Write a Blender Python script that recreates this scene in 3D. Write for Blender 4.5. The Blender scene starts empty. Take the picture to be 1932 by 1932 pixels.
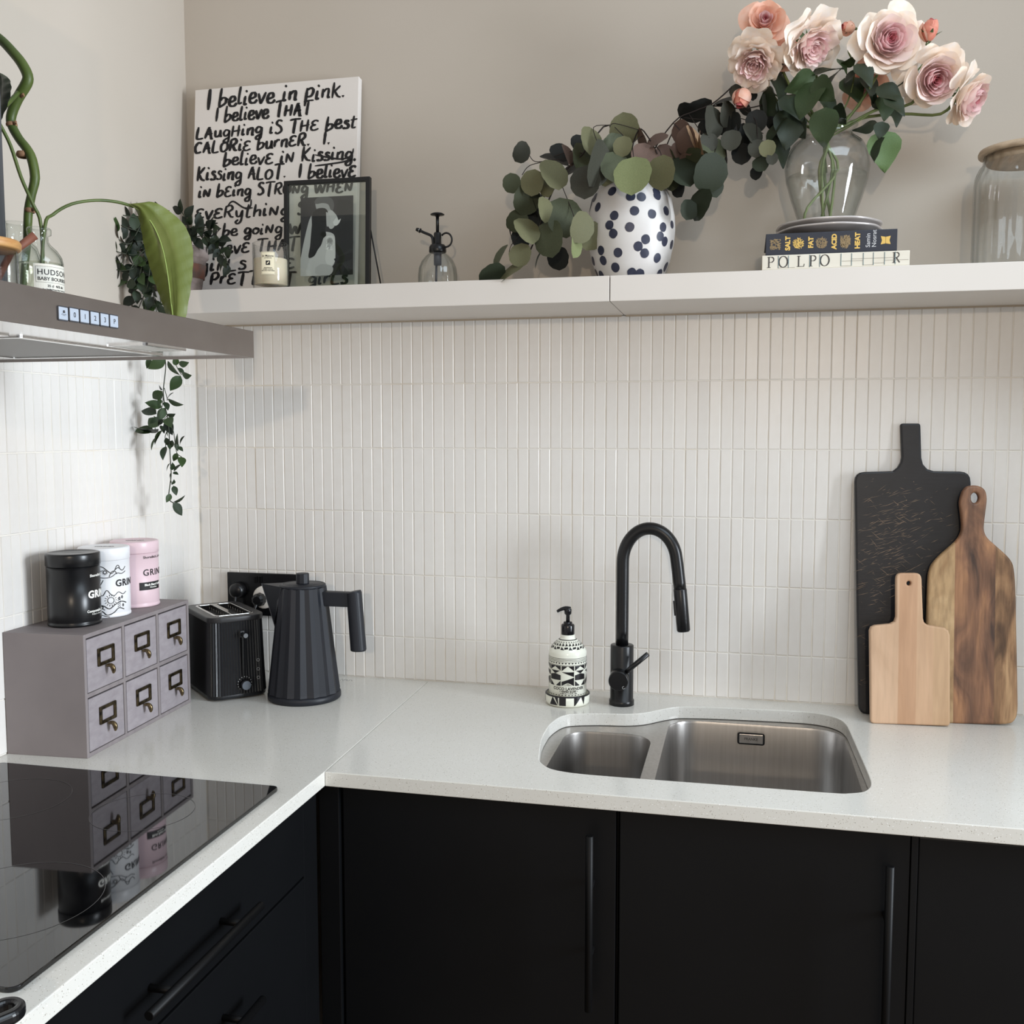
import bpy, bmesh, math, random
from mathutils import Vector, Matrix, Euler
PI=math.pi; sin=math.sin; cos=math.cos
random.seed(7)
SC=bpy.context.scene; COL=SC.collection
V=Vector
# ------------------------------------------------------------------ camera
CAMLOC=V((1.2924,-2.1936,1.4823)); YAW,PIT,ROL,FPX=.2267,-.0813,-.0005,1889.2
FW=V((-sin(YAW)*cos(PIT),cos(YAW)*cos(PIT),sin(PIT))); RT=V((cos(YAW),sin(YAW),0)); UP=RT.cross(FW)
cam=bpy.data.cameras.new('camera'); co=bpy.data.objects.new('camera',cam); COL.objects.link(co)
cam.sensor_width=36; cam.lens=36*FPX/1932; cam.clip_start=.05
m=Matrix((RT,UP,-FW)).transposed().to_4x4(); m.translation=CAMLOC; co.matrix_world=m
SC.camera=co
# ------------------------------------------------------------------ light
w=bpy.data.worlds.new('world'); SC.world=w; w.use_nodes=True
bg=w.node_tree.nodes['Background']; bg.inputs[0].default_value=(.93,.965,1.0,1); bg.inputs[1].default_value=.53
def area(name,loc,aim,sx,sy,col,power):
    l=bpy.data.lights.new(name,'AREA'); l.shape='RECTANGLE'; l.size=sx; l.size_y=sy; l.color=col; l.energy=power
    o=bpy.data.objects.new(name,l); COL.objects.link(o); o.location=loc
    o.rotation_euler=(V(aim)-V(loc)).to_track_quat('-Z','Y').to_euler(); return o
area('window_daylight',(4.6,-1.22,1.62),(0,-.6,1.25),.9,1.4,(.85,.925,1.0),180)
area('overhead_fill',(2.25,-1.35,2.74),(2.0,-.85,.9),1.4,.9,(.74,.88,1.0),21)  # added cool fill from above to brighten the worktop, no window there
l=bpy.data.lights.new('warm_lamp','POINT'); l.energy=78; l.color=(1,.82,.62); l.shadow_soft_size=.035
o=bpy.data.objects.new('warm_lamp',l); COL.objects.link(o); o.location=(1.6,-4.1,1.95)
vs=SC.view_settings; vs.view_transform='Standard'; vs.look='None'; vs.gamma=1; vs.exposure=.06; vs.use_curve_mapping=False
SC.display_settings.display_device='sRGB'
SC.cycles.max_bounces=10; SC.cycles.transparent_max_bounces=24; SC.cycles.transmission_bounces=10
SC.cycles.caustics_reflective=False; SC.cycles.caustics_refractive=False

# ------------------------------------------------------------------ helpers
def P(px,py,Y):                       # pixel of the photo -> point on the plane y=Y
    d=RT*((px-966)/FPX)-UP*((py-966)/FPX)+FW
    return CAMLOC+d*((Y-CAMLOC.y)/d.y)
def Pz(px,py,Z):
    d=RT*((px-966)/FPX)-UP*((py-966)/FPX)+FW
    return CAMLOC+d*((Z-CAMLOC.z)/d.z)
def Pp(px,py,p0,n):
    d=RT*((px-966)/FPX)-UP*((py-966)/FPX)+FW
    return CAMLOC+d*((V(p0)-CAMLOC).dot(n)/d.dot(n))
def L(c):
    return tuple((x/12.92 if x<=.04045 else ((x+.055)/1.055)**2.4) for x in [v/255 for v in c])+(1,)
MATS={}
def mat(name,rgb,rough=.5,metal=0,noise=None,bump=None,coat=0,sss=0,trans=0,ior=1.45,alpha=1,col2=None,spec=.5,objvar=0,sheen=0,emit=0):
    if name in MATS: return MATS[name]
    m=bpy.data.materials.new(name); m.use_nodes=True; nt=m.node_tree; b=nt.nodes['Principled BSDF']
    b.inputs['Base Color'].default_value=L(rgb); b.inputs['Roughness'].default_value=rough; b.inputs['Metallic'].default_value=metal
    b.inputs['Specular IOR Level'].default_value=spec; b.inputs['Coat Weight'].default_value=coat
    b.inputs['Transmission Weight'].default_value=trans; b.inputs['IOR'].default_value=ior
    b.inputs['Sheen Weight'].default_value=sheen
    if sss: b.inputs['Subsurface Weight'].default_value=sss; b.inputs['Subsurface Radius'].default_value=(.012,.006,.004); b.inputs['Subsurface Scale'].default_value=1
    tc=nt.nodes.new('ShaderNodeTexCoord'); csock=None
    if noise:
        n=nt.nodes.new('ShaderNodeTexNoise'); mp=nt.nodes.new('ShaderNodeMapping'); nt.links.new(tc.outputs['Object'],mp.inputs[0]); nt.links.new(mp.outputs[0],n.inputs[0])
        sc=noise[0]; mp.inputs['Scale'].default_value=sc if isinstance(sc,tuple) else (sc,sc,sc); n.inputs['Scale'].default_value=1; n.inputs['Detail'].default_value=noise[3] if len(noise)>3 else 4
        r=nt.nodes.new('ShaderNodeValToRGB'); nt.links.new(n.outputs[0],r.inputs[0])
        r.color_ramp.elements[0].position=noise[1]; r.color_ramp.elements[1].position=noise[2]
        r.color_ramp.elements[0].color=L(rgb); r.color_ramp.elements[1].color=L(col2 or rgb); csock=r.outputs[0]
    if objvar:
        oi=nt.nodes.new('ShaderNodeObjectInfo'); hv=nt.nodes.new('ShaderNodeHueSaturation')
        mr=nt.nodes.new('ShaderNodeMapRange'); mr.inputs[3].default_value=1-objvar; mr.inputs[4].default_value=1+objvar
        nt.links.new(oi.outputs['Random'],mr.inputs[0]); nt.links.new(mr.outputs[0],hv.inputs['Value'])
        if csock: nt.links.new(csock,hv.inputs['Color'])
        else: hv.inputs['Color'].default_value=L(rgb)
        csock=hv.outputs[0]
    if csock: nt.links.new(csock,b.inputs['Base Color'])
    if bump:
        n2=nt.nodes.new('ShaderNodeTexNoise'); mp2=nt.nodes.new('ShaderNodeMapping'); nt.links.new(tc.outputs['Object'],mp2.inputs[0]); nt.links.new(mp2.outputs[0],n2.inputs[0])
        sc=bump[0]; mp2.inputs['Scale'].default_value=sc if isinstance(sc,tuple) else (sc,sc,sc); n2.inputs['Scale'].default_value=1; n2.inputs['Detail'].default_value=4
        bp=nt.nodes.new('ShaderNodeBump'); bp.inputs['Strength'].default_value=bump[1]; bp.inputs['Distance'].default_value=.001
        nt.links.new(n2.outputs[0],bp.inputs['Height']); nt.links.new(bp.outputs[0],b.inputs['Normal'])
    MATS[name]=m; return m
def thin_glass(name,tint=(.97,.98,.97),edge=(.55,.6,.58),rough=.02,refl=1.45,dirt=0):
    m=bpy.data.materials.new(name); m.use_nodes=True; nt=m.node_tree; nt.nodes.remove(nt.nodes['Principled BSDF'])
    out=nt.nodes['Material Output']; tr=nt.nodes.new('ShaderNodeBsdfTransparent'); gl=nt.nodes.new('ShaderNodeBsdfGlossy'); gl.inputs['Roughness'].default_value=rough
    lw=nt.nodes.new('ShaderNodeLayerWeight'); lw.inputs[0].default_value=.5
    mx=nt.nodes.new('ShaderNodeMixRGB'); mx.inputs[1].default_value=tint+(1,); mx.inputs[2].default_value=edge+(1,)
    pw=nt.nodes.new('ShaderNodeMath'); pw.operation='POWER'; pw.inputs[1].default_value=3.0
    nt.links.new(lw.outputs['Facing'],pw.inputs[0]); nt.links.new(pw.outputs[0],mx.inputs[0]); nt.links.new(mx.outputs[0],tr.inputs[0])
    p5=nt.nodes.new('ShaderNodeMath'); p5.operation='POWER'; p5.inputs[1].default_value=5; nt.links.new(lw.outputs['Facing'],p5.inputs[0])
    f0=((refl-1)/(refl+1))**2; fr=nt.nodes.new('ShaderNodeMath'); fr.operation='MULTIPLY_ADD'; fr.inputs[1].default_value=1-f0; fr.inputs[2].default_value=f0; nt.links.new(p5.outputs[0],fr.inputs[0])
    ms=nt.nodes.new('ShaderNodeMixShader'); nt.links.new(fr.outputs[0],ms.inputs[0]); nt.links.new(tr.outputs[0],ms.inputs[1]); nt.links.new(gl.outputs[0],ms.inputs[2])
    nt.links.new(ms.outputs[0],out.inputs[0]); MATS[name]=m; return m

class MB:
    def __init__(s): s.v=[]; s.f=[]; s.sm=[]
    def add(s,vs,fs,smooth=False):
        n=len(s.v); s.v+=[tuple(v) for v in vs]; s.f+=[tuple(i+n for i in f) for f in fs]; s.sm+=[smooth]*len(fs); return s
    def box(s,lo,hi,ch=0):
        x0,y0,z0=lo; x1,y1,z1=hi
        if not ch:
            vs=[(x,y,z) for z in (z0,z1) for y in (y0,y1) for x in (x0,x1)]
            return s.add(vs,[(0,2,3,1),(4,5,7,6),(0,1,5,4),(2,6,7,3),(0,4,6,2),(1,3,7,5)])
        bm=bmesh.new(); bmesh.ops.create_cube(bm,size=1)
        for v in bm.verts: v.co=V(((x0+x1)/2+v.co.x*(x1-x0),(y0+y1)/2+v.co.y*(y1-y0),(z0+z1)/2+v.co.z*(z1-z0)))
        bmesh.ops.bevel(bm,geom=bm.edges[:],offset=ch,segments=2,affect='EDGES',profile=.6)
        s.bm(bm); return s
    def bm(s,bm,smooth=False):
        bm.verts.index_update(); s.add([v.co[:] for v in bm.verts],[[v.index for v in f.verts] for f in bm.faces],smooth); bm.free(); return s
    def mesh(s,me,smooth=False,M=None):
        s.add([(M@v.co if M else v.co)[:] for v in me.vertices],[tuple(p.vertices) for p in me.polygons],smooth); return s
    def lathe(s,prof,seg=32,c=(0,0,0),smooth=True,rf=None,closed=False,a0=0):
        n=len(prof); vs=[]
        for k in range(seg):
            a=a0+2*PI*k/seg; q=rf(k,a) if rf else 1
            for r,z in prof: vs.append((c[0]+r*q*cos(a),c[1]+r*q*sin(a),c[2]+z))
        fs=[]
        for k in range(seg):
            k2=(k+1)%seg
            for i in range(n-1): fs.append((k*n+i,k2*n+i,k2*n+i+1,k*n+i+1))
        b=len(s.v)
        s.add(vs,fs,smooth)
        if not closed:
            if prof[0][0]>1e-5: s.f.append(tuple(b+k*n for k in range(seg))[::-1]); s.sm.append(False)
            if prof[-1][0]>1e-5: s.f.append(tuple(b+k*n+n-1 for k in range(seg))); s.sm.append(False)
        return s
    def tube(s,pts,r,seg=8,cap=True,smooth=True,flat=1):
        pts=[V(p) for p in pts]; n=len(pts); rr=r if isinstance(r,(list,tuple)) else [r]*n
        vs=[]; fs=[]; up=None
        for i,p in enumerate(pts):
            t=(pts[min(i+1,n-1)]-pts[max(i-1,0)]).normalized()
            if up is None: up=t.orthogonal().normalized()
            up=(up-t*up.dot(t)); up=up.normalized() if up.length>1e-6 else t.orthogonal().normalized()
            bi=t.cross(up)
            for k in range(seg):
                a=2*PI*k/seg; vs.append(p+(up*cos(a)*flat+bi*sin(a))*rr[i])
        for i in range(n-1):
            for k in range(seg):
                k2=(k+1)%seg; fs.append((i*seg+k,i*seg+k2,(i+1)*seg+k2,(i+1)*seg+k))
        b=len(s.v); s.add(vs,fs,smooth)
        if cap:
            s.f.append(tuple(b+k for k in range(seg))[::-1]); s.sm.append(False)
            s.f.append(tuple(b+(n-1)*seg+k for k in range(seg))); s.sm.append(False)
        return s
    def xf(s,M): s.v=[tuple(M@V(v)) for v in s.v]; return s
    def make(s,name,m):
        me=bpy.data.meshes.new(name); me.from_pydata(s.v,[],s.f); me.polygons.foreach_set('use_smooth',s.sm)
        if m: me.materials.append(m)
        me.update(); return me
    def obj(s,name,m,par=None,world=False,label=None,**kw):
        if world and par:
            iv=par.matrix_world.inverted() if par.type!='EMPTY' or True else None
            Mw=Matrix.Translation(par.location)@par.rotation_euler.to_matrix().to_4x4()
            if par.parent: Mw=Matrix.Translation(par.parent.location)@par.parent.rotation_euler.to_matrix().to_4x4()@Mw
            s.xf(Mw.inverted())
        o=bpy.data.objects.new(name,s.make(name,m)); COL.objects.link(o)
        if par: o.parent=par
        if label: o['label']=label
        for k,v in kw.items(): o[k]=v
        return o
def inst(name,me,par=None,loc=(0,0,0),rot=None,M=None,m=None):
    o=bpy.data.objects.new(name,me); COL.objects.link(o)
    if par: o.parent=par
    if M is not None: o.matrix_local=M
    else:
        o.location=loc
        if rot: o.rotation_euler=rot
    if m: o.material_slots[0].link='OBJECT'; o.material_slots[0].material=m
    return o
def thing(name,label,cat,loc=(0,0,0),rot=0,group=None):
    o=bpy.data.objects.new(name,None); COL.objects.link(o); o.location=loc
    o.rotation_euler=(0,0,rot) if not isinstance(rot,tuple) else rot
    o.empty_display_size=.02; o['label']=label; o['category']=cat
    if group: o['group']=group
    return o
def tag(o,label,cat,group=None):
    o['label']=label; o['category']=cat
    if group: o['group']=group
    return o
def struct(o,label=None):
    o['kind']='structure'
    if label: o['label']=label
    return o
def curve_mesh(loops,thick,bevel=0,res=2,cyc=True):   # flat plate with holes in XY, thickness along Z centred
    cu=bpy.data.curves.new('c','CURVE'); cu.dimensions='2D'; cu.fill_mode='BOTH'
    cu.extrude=max(thick/2-bevel,1e-5); cu.bevel_depth=bevel; cu.bevel_resolution=res; cu.offset=-bevel
    for lp in loops:
        sp=cu.splines.new('POLY'); sp.points.add(len(lp)-1)
        for i,(x,y) in enumerate(lp): sp.points[i].co=(x,y,0,1)
        sp.use_cyclic_u=cyc
    o=bpy.data.objects.new('c',cu); COL.objects.link(o); dg=bpy.context.evaluated_depsgraph_get(); dg.update()
    me=bpy.data.meshes.new_from_object(o.evaluated_get(dg)); bpy.data.objects.remove(o); bpy.data.curves.remove(cu); me.materials.clear(); return me
def text_mesh(s,size=1,bold=0,align='LEFT',space=1.0,font=None,shear=0,ext=0):
    cu=bpy.data.curves.new('t','FONT'); cu.body=s; cu.size=size; cu.align_x=align; cu.space_character=space; cu.offset=bold; cu.shear=shear; cu.resolution_u=3; cu.extrude=ext
    o=bpy.data.objects.new('t',cu); COL.objects.link(o); dg=bpy.context.evaluated_depsgraph_get(); dg.update()
    me=bpy.data.meshes.new_from_object(o.evaluated_get(dg)); bpy.data.objects.remove(o); bpy.data.curves.remove(cu); me.materials.clear(); return me
def fine(me,maxlen):                       # cut long edges so the flat print can be bent
    bm=bmesh.new(); bm.from_mesh(me); bmesh.ops.triangulate(bm,faces=bm.faces[:])
    for _ in range(4):
        es=[e for e in bm.edges if e.calc_length()>maxlen]
        if not es: break
        bmesh.ops.subdivide_edges(bm,edges=es,cuts=1); bmesh.ops.triangulate(bm,faces=[f for f in bm.faces if len(f.verts)>3])
    bm.to_mesh(me); bm.free(); return me
def bend(mb,me,rfun,th0,z0,off=.00035,sx=1):
    fine(me,.006); vs=[]
    for v in me.vertices:
        z=z0+v.co.y; r=rfun(z); a=th0+v.co.x*sx/max(r,.005); vs.append(((r+off)*cos(a),(r+off)*sin(a),z))
    mb.add(vs,[tuple(p.vertices) for p in me.polygons]); return mb
def polymesh(polys):
    me=bpy.data.meshes.new('p'); vs=[]; fs=[]
    for p in polys:
        n=len(vs); vs+=[(x,y,0) for x,y in p]; fs.append(tuple(range(n,n+len(p))))
    me.from_pydata(vs,[],fs); me.update(); return me
def smooth_line(pts,n=6):
    out=[]; N=len(pts); pts=[V(p) for p in pts]
    for i in range(N-1):
        p0=pts[max(i-1,0)];p1=pts[i];p2=pts[i+1];p3=pts[min(i+2,N-1)]
        for k in range(n):
            t=k/n; out.append(.5*((2*p1)+(p2-p0)*t+(2*p0-5*p1+4*p2-p3)*t*t+(3*p1-p0-3*p2+p3)*t**3))
    out.append(pts[-1]); return out
def rrect(x0,y0,x1,y1,r,n=6):
    out=[]
    for cx,cy,a in ((x1-r,y0+r,-PI/2),(x1-r,y1-r,0),(x0+r,y1-r,PI/2),(x0+r,y0+r,PI)):
        for k in range(n+1): t=a+PI/2*k/n; out.append((cx+r*cos(t),cy+r*sin(t)))
    return out
def interp(prof):
    ps=sorted([(z,r) for r,z in prof])
    def f(z):
        if z<=ps[0][0]: return ps[0][1]
        for (a,b),(c,d) in zip(ps,ps[1:]):
            if z<=c: return b+(d-b)*(z-a)/max(c-a,1e-9)
        return ps[-1][1]
    return f

# ------------------------------------------------------------------ materials
M_paint=mat('wall_paint_greige',(191,181,169),.85,noise=(3.0,.3,.8),col2=(187,177,164),bump=(180,.12))
M_grout=mat('grout_off_white',(228,223,215),.9,noise=(9.0,.5,.8),col2=(212,198,178),bump=(400,.3))
M_tile=mat('tile_glaze_warm_white',(227,223,218),.30,noise=(40,.3,.8),col2=(223,218,212),bump=(45,.10),objvar=.02,spec=.4)
M_shelf=mat('shelf_white_lacquer',(213,206,199),.42,noise=(5,.3,.8),col2=(209,202,194))
M_quartz=None
M_black=mat('cabinet_black_lacquer',(12,13,15),.40,noise=(6,.3,.8),col2=(9,10,12),spec=.30,bump=(30,.03))
M_mblack=mat('matt_black_metal',(13,13,15),.32,spec=.5)
M_steel=mat('brushed_steel',(160,153,149),.36,metal=1,noise=((4,9,14),.25,.8),col2=(146,138,134),bump=((4,4,420),.02))
M_sink=mat('sink_steel',(196,193,190),.34,metal=1,noise=((160,160,4),.2,.8),col2=(176,172,168),bump=((300,300,6),.05))
M_floor=mat('floor_wood_oak',(120,104,88),.6,noise=((2,18,2),.3,.7),col2=(98,82,66))
M_hob=mat('hob_black_glass',(6,6,7),.03,spec=.75,coat=.15)
M_print_black=mat('print_black',(22,20,22),.6)
M_print_white=mat('print_white',(236,234,228),.6)
M_white=mat('white_paper',(226,221,210),.6)

def quartz():
    m=mat('worktop_quartz',(221,219,213),.16,spec=.5); nt=m.node_tree; b=nt.nodes['Principled BSDF']; tc=nt.nodes['Texture Coordinate']
    def speck(scale,thr,c,prev):
        n=nt.nodes.new('ShaderNodeTexVoronoi'); n.inputs['Scale'].default_value=scale; nt.links.new(tc.outputs['Object'],n.inputs['Vector'])
        wn=nt.nodes.new('ShaderNodeTexWhiteNoise'); nt.links.new(n.outputs['Color'],wn.inputs['Vector'])
        lt=nt.nodes.new('ShaderNodeMath'); lt.operation='LESS_THAN'; lt.inputs[1].default_value=thr; nt.links.new(wn.outputs['Value'],lt.inputs[0])
        dl=nt.nodes.new('ShaderNodeMath'); dl.operation='LESS_THAN'; dl.inputs[1].default_value=.36; nt.links.new(n.outputs['Distance'],dl.inputs[0])
        mu=nt.nodes.new('ShaderNodeMath'); mu.operation='MULTIPLY'; nt.links.new(lt.outputs[0],mu.inputs[0]); nt.links.new(dl.outputs[0],mu.inputs[1])
        mx=nt.nodes.new('ShaderNodeMixRGB'); nt.links.new(mu.outputs[0],mx.inputs[0]); nt.links.new(prev,mx.inputs[1]) if prev else None
        if not prev: mx.inputs[1].default_value=L((215,212,205))
        mx.inputs[2].default_value=L(c); return mx.outputs[0]
    n=nt.nodes.new('ShaderNodeTexNoise'); n.inputs['Scale'].default_value=5; nt.links.new(tc.outputs['Object'],n.inputs[0])
    r=nt.nodes.new('ShaderNodeValToRGB'); r.color_ramp.elements[0].color=L((211,208,200)); r.color_ramp.elements[1].color=L((219,217,211)); nt.links.new(n.outputs[0],r.inputs[0])
    c=speck(620,.10,(188,182,170),r.outputs[0]); c=speck(560,.035,(136,128,116),c); c=speck(400,.05,(234,233,230),c)
    nt.links.new(c,b.inputs['Base Color']); return m
M_quartz=quartz()

# ------------------------------------------------------------------ room shell
Z0=1.7354; Q=.147; PX=.0247; GX=.0093; ZW=.9; ZB=.8745
def wallbox(name,lo,hi,m): return struct(MB().box(lo,hi).obj(name,m))
floor=wallbox('floor',(-.12,-4.6,-.06),(3.6,.12,0),M_floor)
wb=wallbox('wall_back',(-.12,.006,0),(3.6,.12,2.75),M_paint)
wl=wallbox('wall_left',(-.12,-4.6,0),(-.004,.006,2.75),M_paint)
MB().box((-.002,.0013,.86),(2.9,.0065,1.7310)).obj('grout_bed',M_grout,wb)
MB().box((-.0045,-2.3,.86),(.0047,.0013,1.7310)).obj('grout_bed',M_grout,wl)
def tile_mesh(wd,h,t=.008,seed=0):
    # face towards -Y, origin at lower left
    c=.0011; vs=[]
    for (x0,z0,x1,z1,y) in ((0,0,wd,h,t),(0,0,wd,h,c),(c,c,wd-c,h-c,0)):
        vs+=[(x0,y,z0),(x1,y,z0),(x1,y,z1),(x0,y,z1)]
    rnd=random.Random(seed); vs=[(x+rnd.uniform(-.00018,.00018),y,z+rnd.uniform(-.0002,.0002)) for x,y,z in vs]
    fs=[(8,9,10,11)]
    for a in (0,4):
        for k in range(4): fs.append((a+k,a+(k+1)%4,a+4+(k+1)%4,a+4+k))
    mb=MB().add(vs,fs); return mb
GAP=.0020
rowz=[(Z0-(k+1)*Q+GAP/2, min(Z0-k*Q-GAP/2,1.7305)) for k in range(5)]+[(.902,Z0-5*Q-GAP/2)]
variants={}
for k,(a,b) in enumerate(rowz):
    variants[k]=[tile_mesh(PX-GAP,b-a,seed=k*7+j).make('tile',M_tile) for j in range(4)]
rr=random.Random(3)
def lay(par,n0,n1,parts,left=False):
    stuff=MB()
    for i in range(n0,n1):
        for k,(a,b) in enumerate(rowz):
            me=rr.choice(variants[k]); dx=rr.uniform(-.00025,.00025); dy=rr.uniform(-.0004,.0003)
            ry=rr.uniform(-.0012,.0012); rx=rr.uniform(-.0015,.0015); rz=rr.uniform(-.02,.02)
            pos=V((GX+PX*i+GAP/2+dx,dy,a)) if not left else V((.0062-dy,-(PX*(i)+.003)-GAP/2-PX+GAP-.0+dx,a))
            R=Euler((rx,ry,rz)).to_matrix().to_4x4()
            if left:
                R=Euler((0,0,PI/2)).to_matrix().to_4x4()@R
                pos=V((.0062-dy,-(PX*i+.003)-PX+GAP/2+dx,a))
            M=Matrix.Translation(pos)@R
            if parts(i,k): inst('tile',me,par,M=M)
            else: stuff.mesh(me,M=M)
    if stuff.v: o=stuff.obj('tile_field',M_tile,par); o['kind']='stuff'
lay(wb,0,102,lambda i,k: 24<=i<74)
lay(wl,0,90,lambda i,k: i<29,left=True)

# tall box added outside the frame to block window light from the back wall
lc=thing('light_blocker','tall black cabinet-shaped blocker added out of view to shade the back wall from the window','cabinet',(3.13,-.3,0))
MB().box((-.30,-.30,.10),(.30,.295,2.35)).obj('carcass',M_black,lc)
for a_,b_ in ((.11,1.30),(1.304,2.34)): d_=MB().box((-.298,-.3235,a_),(.298,-.3015,b_),.0016).obj('door',M_black,lc)
# shelf in two lengths
sh=thing('floating_shelf','long thick white floating shelf above the tiles, left length ending at the corner','shelf',(.6,0,1.731))
MB().box((-.6005,-.24,0),(.4345,-.0002,.049),.0012).obj('shelf_board',M_shelf,sh)
sh2=thing('floating_shelf','thick white floating shelf above the tiles, right length under the rose vase','shelf',(1.6,0,1.731))
MB().box((-.5640,-.24,0),(1.0,-.0002,.049),.0012).obj('shelf_board',M_shelf,sh2)
M_caulk=mat('caulk_beige',(176,160,140),.8)
MB().box((-.588,-.0045,-.0035),(.43,-.0002,0)).obj('sealant_bead',M_caulk,sh); MB().box((-.56,-.0045,-.0035),(1.0,-.0002,0)).obj('sealant_bead',M_caulk,sh2)

# worktops
cut=[(.9451,-.4683),(.9306,-.3763),(.9275,-.30),(.9289,-.2709),(.935,-.235),(.945,-.2087),(.9642,-.1937),(1.0116,-.1789),(1.0654,-.1706),(1.1019,-.1543),(1.1371,-.1178),(1.16,-.098),(1.1792,-.0885),(1.2448,-.079),(1.3211,-.0735),(1.4072,-.0700),(1.4450,-.0735),(1.475,-.088),(1.4927,-.1118),(1.5,-.14),(1.503,-.1763),(1.5067,-.3247),(1.5092,-.4526),(1.5071,-.4922),(1.5,-.515),(1.4886,-.5305),(1.4666,-.5412),(1.44,-.5454),(1.3,-.5465),(1.1265,-.5483),(1.0365,-.5475),(1.0,-.542),(.9787,-.5333),(.965,-.520),(.9553,-.5050),(.949,-.49)]
cut=[(v.x,v.y) for v in smooth_line([(x,y,0) for x,y in cut+[cut[0]]],3)[:-1]]
wr=thing('worktop','speckled off-white quartz worktop with the sink cutout, running right from the corner joint','worktop',(1.6,-.3,ZB))
outl=[(.6052,-.6365),(2.82,-.6365),(2.82,-.0005),(.5875,-.0005)]
me=curve_mesh([[(x-1.6,y+.3) for x,y in outl],[(x-1.6,y+.3) for x,y in cut]],.0255,.0014,1)
MB().mesh(me,M=Matrix.Translation((0,0,.01275))).obj('worktop_slab',M_quartz,wr)
wlft=thing('worktop','speckled off-white quartz worktop running under the hob along the left wall','worktop',(.3,-1,ZB))
outl=[(.0065,-.0005),(.0065,-2.3),(.605,-2.3),(.6042,-.6365),(.5865,-.0005)]
me=curve_mesh([[(x-.3,y+1) for x,y in outl]],.0255,.0014,1)
MB().mesh(me,M=Matrix.Translation((0,0,.01275))).obj('worktop_slab',M_quartz,wlft)

# ------------------------------------------------------------------ sink
sk=thing('undermount_sink','brushed steel undermounted sink, small bowl left of a large bowl','sink',(1.22,-.33,.70))
def loc2(pts): return [(x-1.22,y+.33) for x,y in pts]
b1=rrect(.9545,-.532,1.1265,-.2215,.052,6); 
b2=rrect(1.152,-.532,1.4985,-.098,.060,6)
fl=[(.912,-.57),(1.53,-.57),(1.53,-.055),(1.16,-.055),(1.09,-.14),(.912,-.155)]
me=curve_mesh([loc2(fl),loc2(b1),loc2(b2)],.002)
MB().mesh(me,M=Matrix.Translation((0,0,ZB-.70-.0015))).obj('sink_flange',M_sink,sk)
_ZT=ZB-.70-.0012
def bowl(loop,depth,par):
    c=V((sum(x for x,y in loop)/len(loop),sum(y for x,y in loop)/len(loop)))
    mb=MB(); rings=[]
    for s,z in ((1,_ZT),(.995,_ZT-.005),(.985,_ZT-.07),(.978,_ZT-depth+.03),(.955,_ZT-depth+.012),(.90,_ZT-depth+.003),(.75,_ZT-depth),(.16,_ZT-depth-.003)):
        rings.append([(c.x+(x-c.x)*s-1.22,c.y+(y-c.y)*s+.33,z) for x,y in loop])
    n=len(loop); vs=sum(rings,[]); fs=[]
    for r in range(len(rings)-1):
        for k in range(n): fs.append((r*n+k,r*n+(k+1)%n,(r+1)*n+(k+1)%n,(r+1)*n+k)[::-1])
    fs.append(tuple((len(rings)-1)*n+k for k in range(n)))
    o=mb.add(vs,fs,True).obj('sink_bowl',M_sink,par)
    d=MB().lathe([(0,.0005),(.020,.0005),(.032,.002),(.040,.004),(.042,.003),(.042,0)],24,(c.x-1.22,c.y+.33,_ZT-depth-.002)).obj('drain',M_steel,o)
    return o
bowl(b1,.165,sk); bb=bowl(b2,.19,sk)
ov=MB(); ov.box((-.024,-.0012,-.0095),(.024,.002,.0095),.001)
pv=P(1417,1393,-.106); ov.xf(Matrix.Translation((pv.x-1.22,pv.y+.33-.004,pv.z-.70))); ov.obj('overflow_plate',M_sink,bb)
me=curve_mesh([rrect(-.0275,-.0125,.0275,.0125,.005),rrect(-.0245,-.0098,.0245,.0098,.004)],.0015)
MB().mesh(me,M=Matrix.Translation((pv.x-1.22,pv.y+.33-.004,pv.z-.70))@Euler((PI/2,0,0)).to_matrix().to_4x4()).obj('overflow_slot',M_mblack,bb)
tm=text_mesh('FRANKE',.0075,.0002,'CENTER'); MB().mesh(tm,M=Matrix.Translation((pv.x-1.22,pv.y+.33-.0056,pv.z-.7027))@Euler((PI/2,0,0)).to_matrix().to_4x4()).obj('stamped_lettering',mat('stamp_grey',(92,88,84),.5,metal=.6),bb)

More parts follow.
